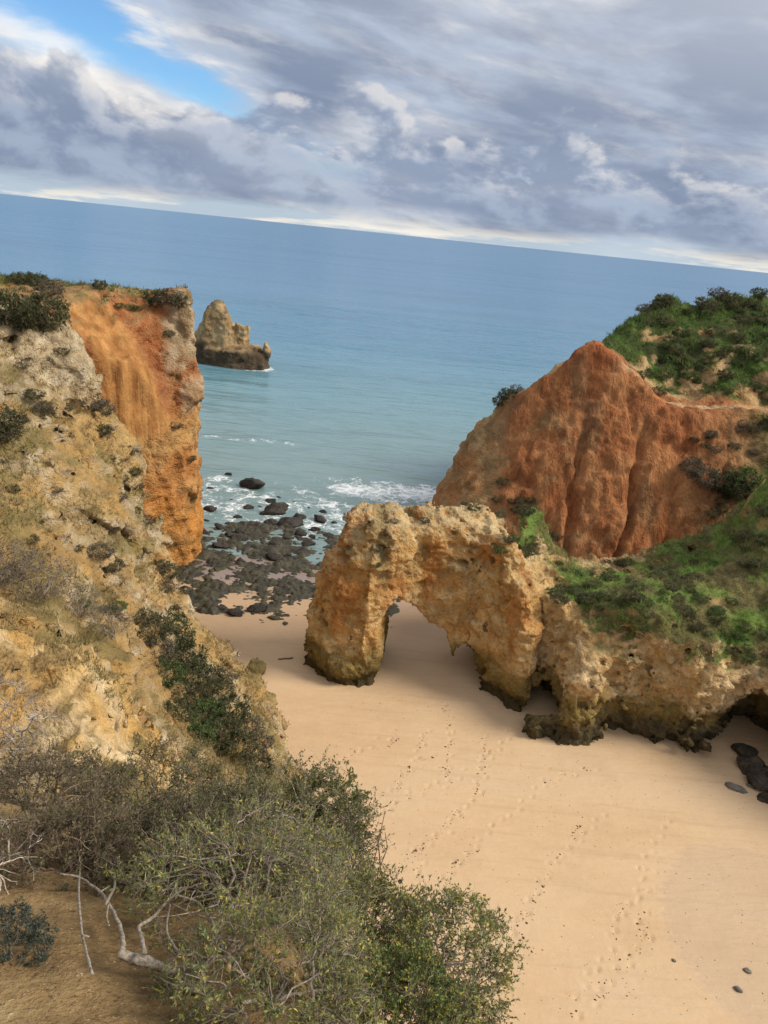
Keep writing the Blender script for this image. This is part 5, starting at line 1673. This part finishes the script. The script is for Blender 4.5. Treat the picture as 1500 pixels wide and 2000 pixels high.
fore_shrub(110, -40, 1440, 5.6, (0.75, 0.6, 0.55), 'dry_shrub', 'leafless pale grey shrub at the left edge above the foreground scrub', l2=90, l3=420, l4=900, per=0, bark=(0.36, 0.31, 0.26), r0=0.016)
fore_shrub(111, -30, 1700, 3.2, (0.36, 0.3, 0.24), 'dry_shrub', 'bare bleached twigs poking in at the left edge over the earth', stems=5, l2=26, l3=60, l4=90, per=0, bark=(0.50, 0.44, 0.37), r0=0.011)
fore_shrub(112, 20, 1835, 2.5, (0.17, 0.15, 0.11), 'shrub', 'small blue grey plant on the bare earth at the lower left', stems=9, l2=40, l3=160, l4=500, per=10, leaf=0.017, lw=0.16, cols=((0.085, 0.10, 0.070), (0.11, 0.125, 0.090)), bark=(0.2, 0.18, 0.14), r0=0.005)
fore_shrub(114, 620, 1770, 3.9, (0.55, 0.5, 0.42), 'shrub', 'olive shrub with grey twigs between the dark shrub and the bright right shrub', l2=90, l3=600, l4=2400, per=8, leaf=0.022, lw=0.2, cols=G1 + G2, bark=(0.36, 0.30, 0.24), r0=0.011, bare=0.18)
fore_shrub(115, 330, 1690, 3.9, (0.50, 0.42, 0.34), 'shrub', 'brownish olive shrub directly behind the bleached branch', l2=90, l3=600, l4=2600, per=9, leaf=0.021, lw=0.2, cols=G3 + OLIVE, bark=(0.22, 0.17, 0.13), r0=0.011, bare=0.3)
fore_shrub(116, 120, 1690, 3.6, (0.42, 0.36, 0.26), 'shrub', 'brown withered shrub above the bare earth on the left', l2=70, l3=450, l4=1900, per=7, leaf=0.020, lw=0.2, cols=G3, bark=(0.22, 0.16, 0.12), r0=0.010, bare=0.35)
fore_shrub(113, 420, 1700, 4.2, (0.6, 0.5, 0.40), 'shrub', 'shadowy twiggy shrub behind the dead branches', l2=90, l3=500, l4=2200, per=9, leaf=0.023, lw=0.2, cols=G1 + GREYB, bark=(0.17, 0.14, 0.11), r0=0.014, bare=0.25)

# dry bushes farther down the slope on the left
def mid_dry(seed, px, py, size, label, **kw):
    h = hit(px, py)
    b, l = shrub(seed, (0, 0, -0.2), (0, 0, 0.5), (1.0, 0.9, 0.6), stems=10, l2=70, l3=330, l4=900, bark=(0.27, 0.225, 0.18), r0=0.022, **kw)
    put_shrub('dry_shrub', parts_of('d', b, l), tuple(h[0]), label, None, 'shrub', 0.4, size)


mid_dry(201, 70, 1160, 1.25, 'large leafless grey bush on the left of the near slope', per=2, leaf=0.05, cols=GREYB, bare=0.5)
mid_dry(202, 150, 1200, 1.0, 'pale twiggy bush right of the large grey bush on the near slope', per=2, leaf=0.05, cols=GREYB, bare=0.6)
mid_dry(203, 215, 1235, 0.8, 'small dry twiggy bush above the yellow outcrop', per=2, leaf=0.05, cols=OLIVE, bare=0.5)
mid_dry(204, 20, 1130, 1.1, 'grey green twiggy bush cut by the left edge of the picture', per=3, leaf=0.05, cols=GREYB, bare=0.4)


# dead gnarled branches lying over the bare earth
def over_ground(poly, f):
    out = []
    for px, py in poly:
        h = hit(px, py)
        p = np.array(h[0]) if h else at_y(px, py, 3.0)
        e = np.array((0, 0, EYE))
        out.append((e, p))
    fs = np.linspace(f[0], f[1], len(out)) if isinstance(f, tuple) else [f] * len(out)
    return np.array([e + (p - e) * q for (e, p), q in zip(out, fs)])


def limb(poly, r0, r1, f, seed, sub=5):
    rn = np.random.default_rng(seed)
    P = over_ground(poly, f)
    t = np.linspace(0, len(P) - 1, (len(P) - 1) * sub + 1)
    Q = np.stack([np.interp(t, np.arange(len(P)), P[:, i]) for i in range(3)], 1)
    for _ in range(2):
        Q[1:-1] = 0.25 * Q[:-2] + 0.5 * Q[1:-1] + 0.25 * Q[2:]
    Q[1:-1] += rn.normal(size=Q[1:-1].shape) * r0 * 0.09
    Rd = np.linspace(r0, r1, len(Q)) * rn.uniform(0.92, 1.1, len(Q))
    V, F = tubes(Q[None], Rd[None], 9)
    k0 = len(V)
    V = np.vstack([V, Q[:1], Q[-1:]])
    caps = [(k0, (j + 1) % 9, j, j) for j in range(9)] + [(k0 + 1, k0 - 9 + j, k0 - 9 + (j + 1) % 9, k0 - 9 + (j + 1) % 9) for j in range(9)]
    F3 = np.concatenate([np.concatenate([F[:, :3], F[:, [0, 2, 3]]]), np.array([c[:3] for c in caps])])
    V = V + (fbm(V, 55, 2, seed) * r0 * 0.35)[:, None]
    return V, F3


def dead_branch(label, limbs, tint, seed):
    base = over_ground([limbs[0][1][0]], 0.93)[0]
    e = bpy.data.objects.new('dead_branch', None)
    COL.objects.link(e)
    e.location = tuple(base)
    e.empty_display_size = 0.1
    tag(e, label, 'branch')
    for i, (nm, poly, r0, r1, f) in enumerate(limbs):
        V, F = limb(poly, r0 * 0.55, r1 * 0.55, f, seed + i)
        me = mesh_from(nm, V - base, F, {'tint': np.tile(np.asarray(tint, np.float32), (len(V), 1))})
        me.materials.append(BARK)
        link(nm, me, None, e)


PALE = (0.31, 0.265, 0.21)
dead_branch('thick bleached dead branch with forked limbs over the bare earth', [
    ('trunk', [(232, 1862), (285, 1878), (345, 1900), (400, 1950), (430, 1990)], 0.040, 0.024, (0.93, 1.02)),
    ('limb', [(240, 1856), (240, 1825), (222, 1780), (200, 1745), (160, 1714), (118, 1706)], 0.019, 0.007, 0.92),
    ('limb', [(207, 1765), (226, 1730), (222, 1695), (200, 1665), (165, 1628), (160, 1608)], 0.011, 0.006, 0.905),
    ('limb', [(212, 1765), (208, 1790), (213, 1808)], 0.007, 0.004, 0.91),
    ('limb', [(196, 1742), (215, 1730)], 0.008, 0.006, 0.91)], PALE, 300)
dead_branch('thin straight dry stick standing at the left of the dead branch', [
    ('stick', [(158, 1672), (153, 1740), (158, 1810), (168, 1860), (180, 1903)], 0.008, 0.010, 0.92), ('stub', [(160, 1826), (174, 1830)], 0.007, 0.006, 0.92)], PALE, 320)
dead_branch('crooked grey dead limb arching over the dark scrub', [
    ('trunk', [(282, 1862), (278, 1835), (268, 1810), (300, 1792), (330, 1755), (362, 1735), (405, 1722)], 0.017, 0.008, 0.90),
    ('limb', [(345, 1748), (385, 1760), (410, 1790), (432, 1840), (446, 1885)], 0.010, 0.014, 0.89),
    ('limb', [(333, 1762), (323, 1815), (340, 1850), (360, 1866), (360, 1895)], 0.008, 0.007, 0.89),
    ('limb', [(328, 1757), (345, 1725), (350, 1700)], 0.007, 0.003, 0.89), ('limb', [(326, 1732), (300, 1712), (290, 1700)], 0.005, 0.003, 0.89)], (0.30, 0.25, 0.20), 340)
dead_branch('upright reddish brown forked stem in the dry tangle', [
    ('trunk', [(446, 1895), (448, 1830), (462, 1760), (478, 1700), (485, 1650)], 0.016, 0.008, 0.87),
    ('limb', [(452, 1850), (475, 1790), (490, 1720), (488, 1660)], 0.010, 0.005, 0.86),
    ('limb', [(444, 1880), (400, 1845), (352, 1825)], 0.008, 0.004, 0.87)], (0.33, 0.22, 0.14), 360)
for j, (pl, lb) in enumerate((([(722, 1720), (738, 1650), (752, 1585)], 'tallest thin dry stem rising above the scrub against the sand'), ([(708, 1700), (724, 1660), (742, 1632)], 'short leaning dry stem left of the tallest stem'),
                             ([(738, 1705), (757, 1655), (752, 1625)], 'curved dry stem right of the tallest stem'))):
    a = [at_y(px, py, 4.3 + 0.1 * i_) for i_, (px, py) in enumerate(pl)]
    gz = float(ground_z(np.array([a[0][0]]), np.array([a[0][1]]))[0])
    a = [np.array((a[0][0], a[0][1], min(a[0][2], gz) - 0.1))] + a
    P = np.array(a)
    t = np.linspace(0, 3, 16)
    Q = np.stack([np.interp(t, np.arange(4), P[:, i]) for i in range(3)], 1)
    V, F = tubes(Q[None], np.linspace(0.006, 0.0028, 16)[None], 5)
    me = mesh_from('tall_weed', V, F, {'tint': np.tile(np.array((0.24, 0.15, 0.09), np.float32), (len(V), 1))})
    tag(link('tall_weed', me, BARK), lb, 'weed')
# piece of driftwood beside the arch
w0, w1 = at_z(543, 1288, 0.04), at_z(572, 1285, 0.04)
Q = np.linspace(w0, w1, 8); Q[:, 1] += RNG.normal(size=8) * 0.02
V, F = tubes(Q[None], np.full((1, 8), 0.045), 6)
me = mesh_from('driftwood', V, F, {'tint': np.tile(np.array((0.16, 0.10, 0.06), np.float32), (len(V), 1))})
tag(link('driftwood', me, BARK), 'short brown driftwood stick on the sand left of the arch pier', 'driftwood')

# ------------------------------------------------------------------ labels that single each plant and boulder out
ORD = ['leftmost', 'second from the left', 'third from the left', 'fourth from the left', 'fifth from the left', 'sixth from the left', 'seventh from the left', 'eighth from the left', 'ninth from the left', 'tenth from the left']
LOOK = {'dark': 'dark green', 'olive': 'olive', 'grey': 'greyish brown', 'fresh': 'bright green'}
WHERE = {'bushes crowning the left spur': 'bush crowning the grey left spur', 'bushes on the headland tip': 'bush at the tip of the headland top', 'bushes on the left headland top': 'bush on the far left headland top',
         'green plants on the headland lip': 'plant on the lip of the red headland face', 'bushes clinging to the headland': 'bush clinging to the orange headland cliff', 'scrub on the near slope': 'scrub bush on the craggy near slope',
         'thicket on the near slope': 'shrub in the thicket on the near slope', 'scrub on the arch': 'scrub tuft on the rock arch', 'bushes on the red ridge': 'bush on the seaward ridge of the red cliff',
         'big bushes beside the red face': 'big bush beside the red face', 'bushes on the hill skyline': 'bush on the green hill skyline', 'bushes on the hill face': 'bush on the hill face above the path',
         'bushes right of the red face': 'bush on the dim slope right of the red face', 'bushes behind the arch top': 'bush between arch top and red cliff', 'shrubs on the grassy shelf': 'shrub on the grassy shelf above the caves'}
for gname, rows in REC.items():
    rows = [r for r in rows if r[4] is not None]
    if gname not in WHERE:
        continue
    by = {}
    for r in rows:
        by.setdefault(r[3], []).append(r)
    for kd, rs in by.items():
        rs.sort(key=lambda r: r[0])
        for i, r in enumerate(rs):
            if len(rs) == 1:
                r[4]['label'] = 'the only %s %s' % (LOOK[kd], WHERE[gname])
            elif i < len(ORD) - 1 and len(rs) <= 10:
                r[4]['label'] = '%s %s, %s' % (LOOK[kd], WHERE[gname], ORD[i] if i < len(rs) - 1 else 'rightmost')
            else:
                t = sorted(q[2] for q in rs)
                size = 'small' if r[2] < t[len(t) // 3] else ('large' if r[2] > t[2 * len(t) // 3] else 'middling')
                ys = sorted(q[1] for q in rs)
                row = 'upper' if r[1] < ys[len(ys) // 2] else 'lower'
                third = ('left', 'middle', 'right')[min(2, 3 * i // len(rs))]
                r[4]['label'] = '%s %s %s, %s %s' % (size, LOOK[kd], WHERE[gname], row, third)
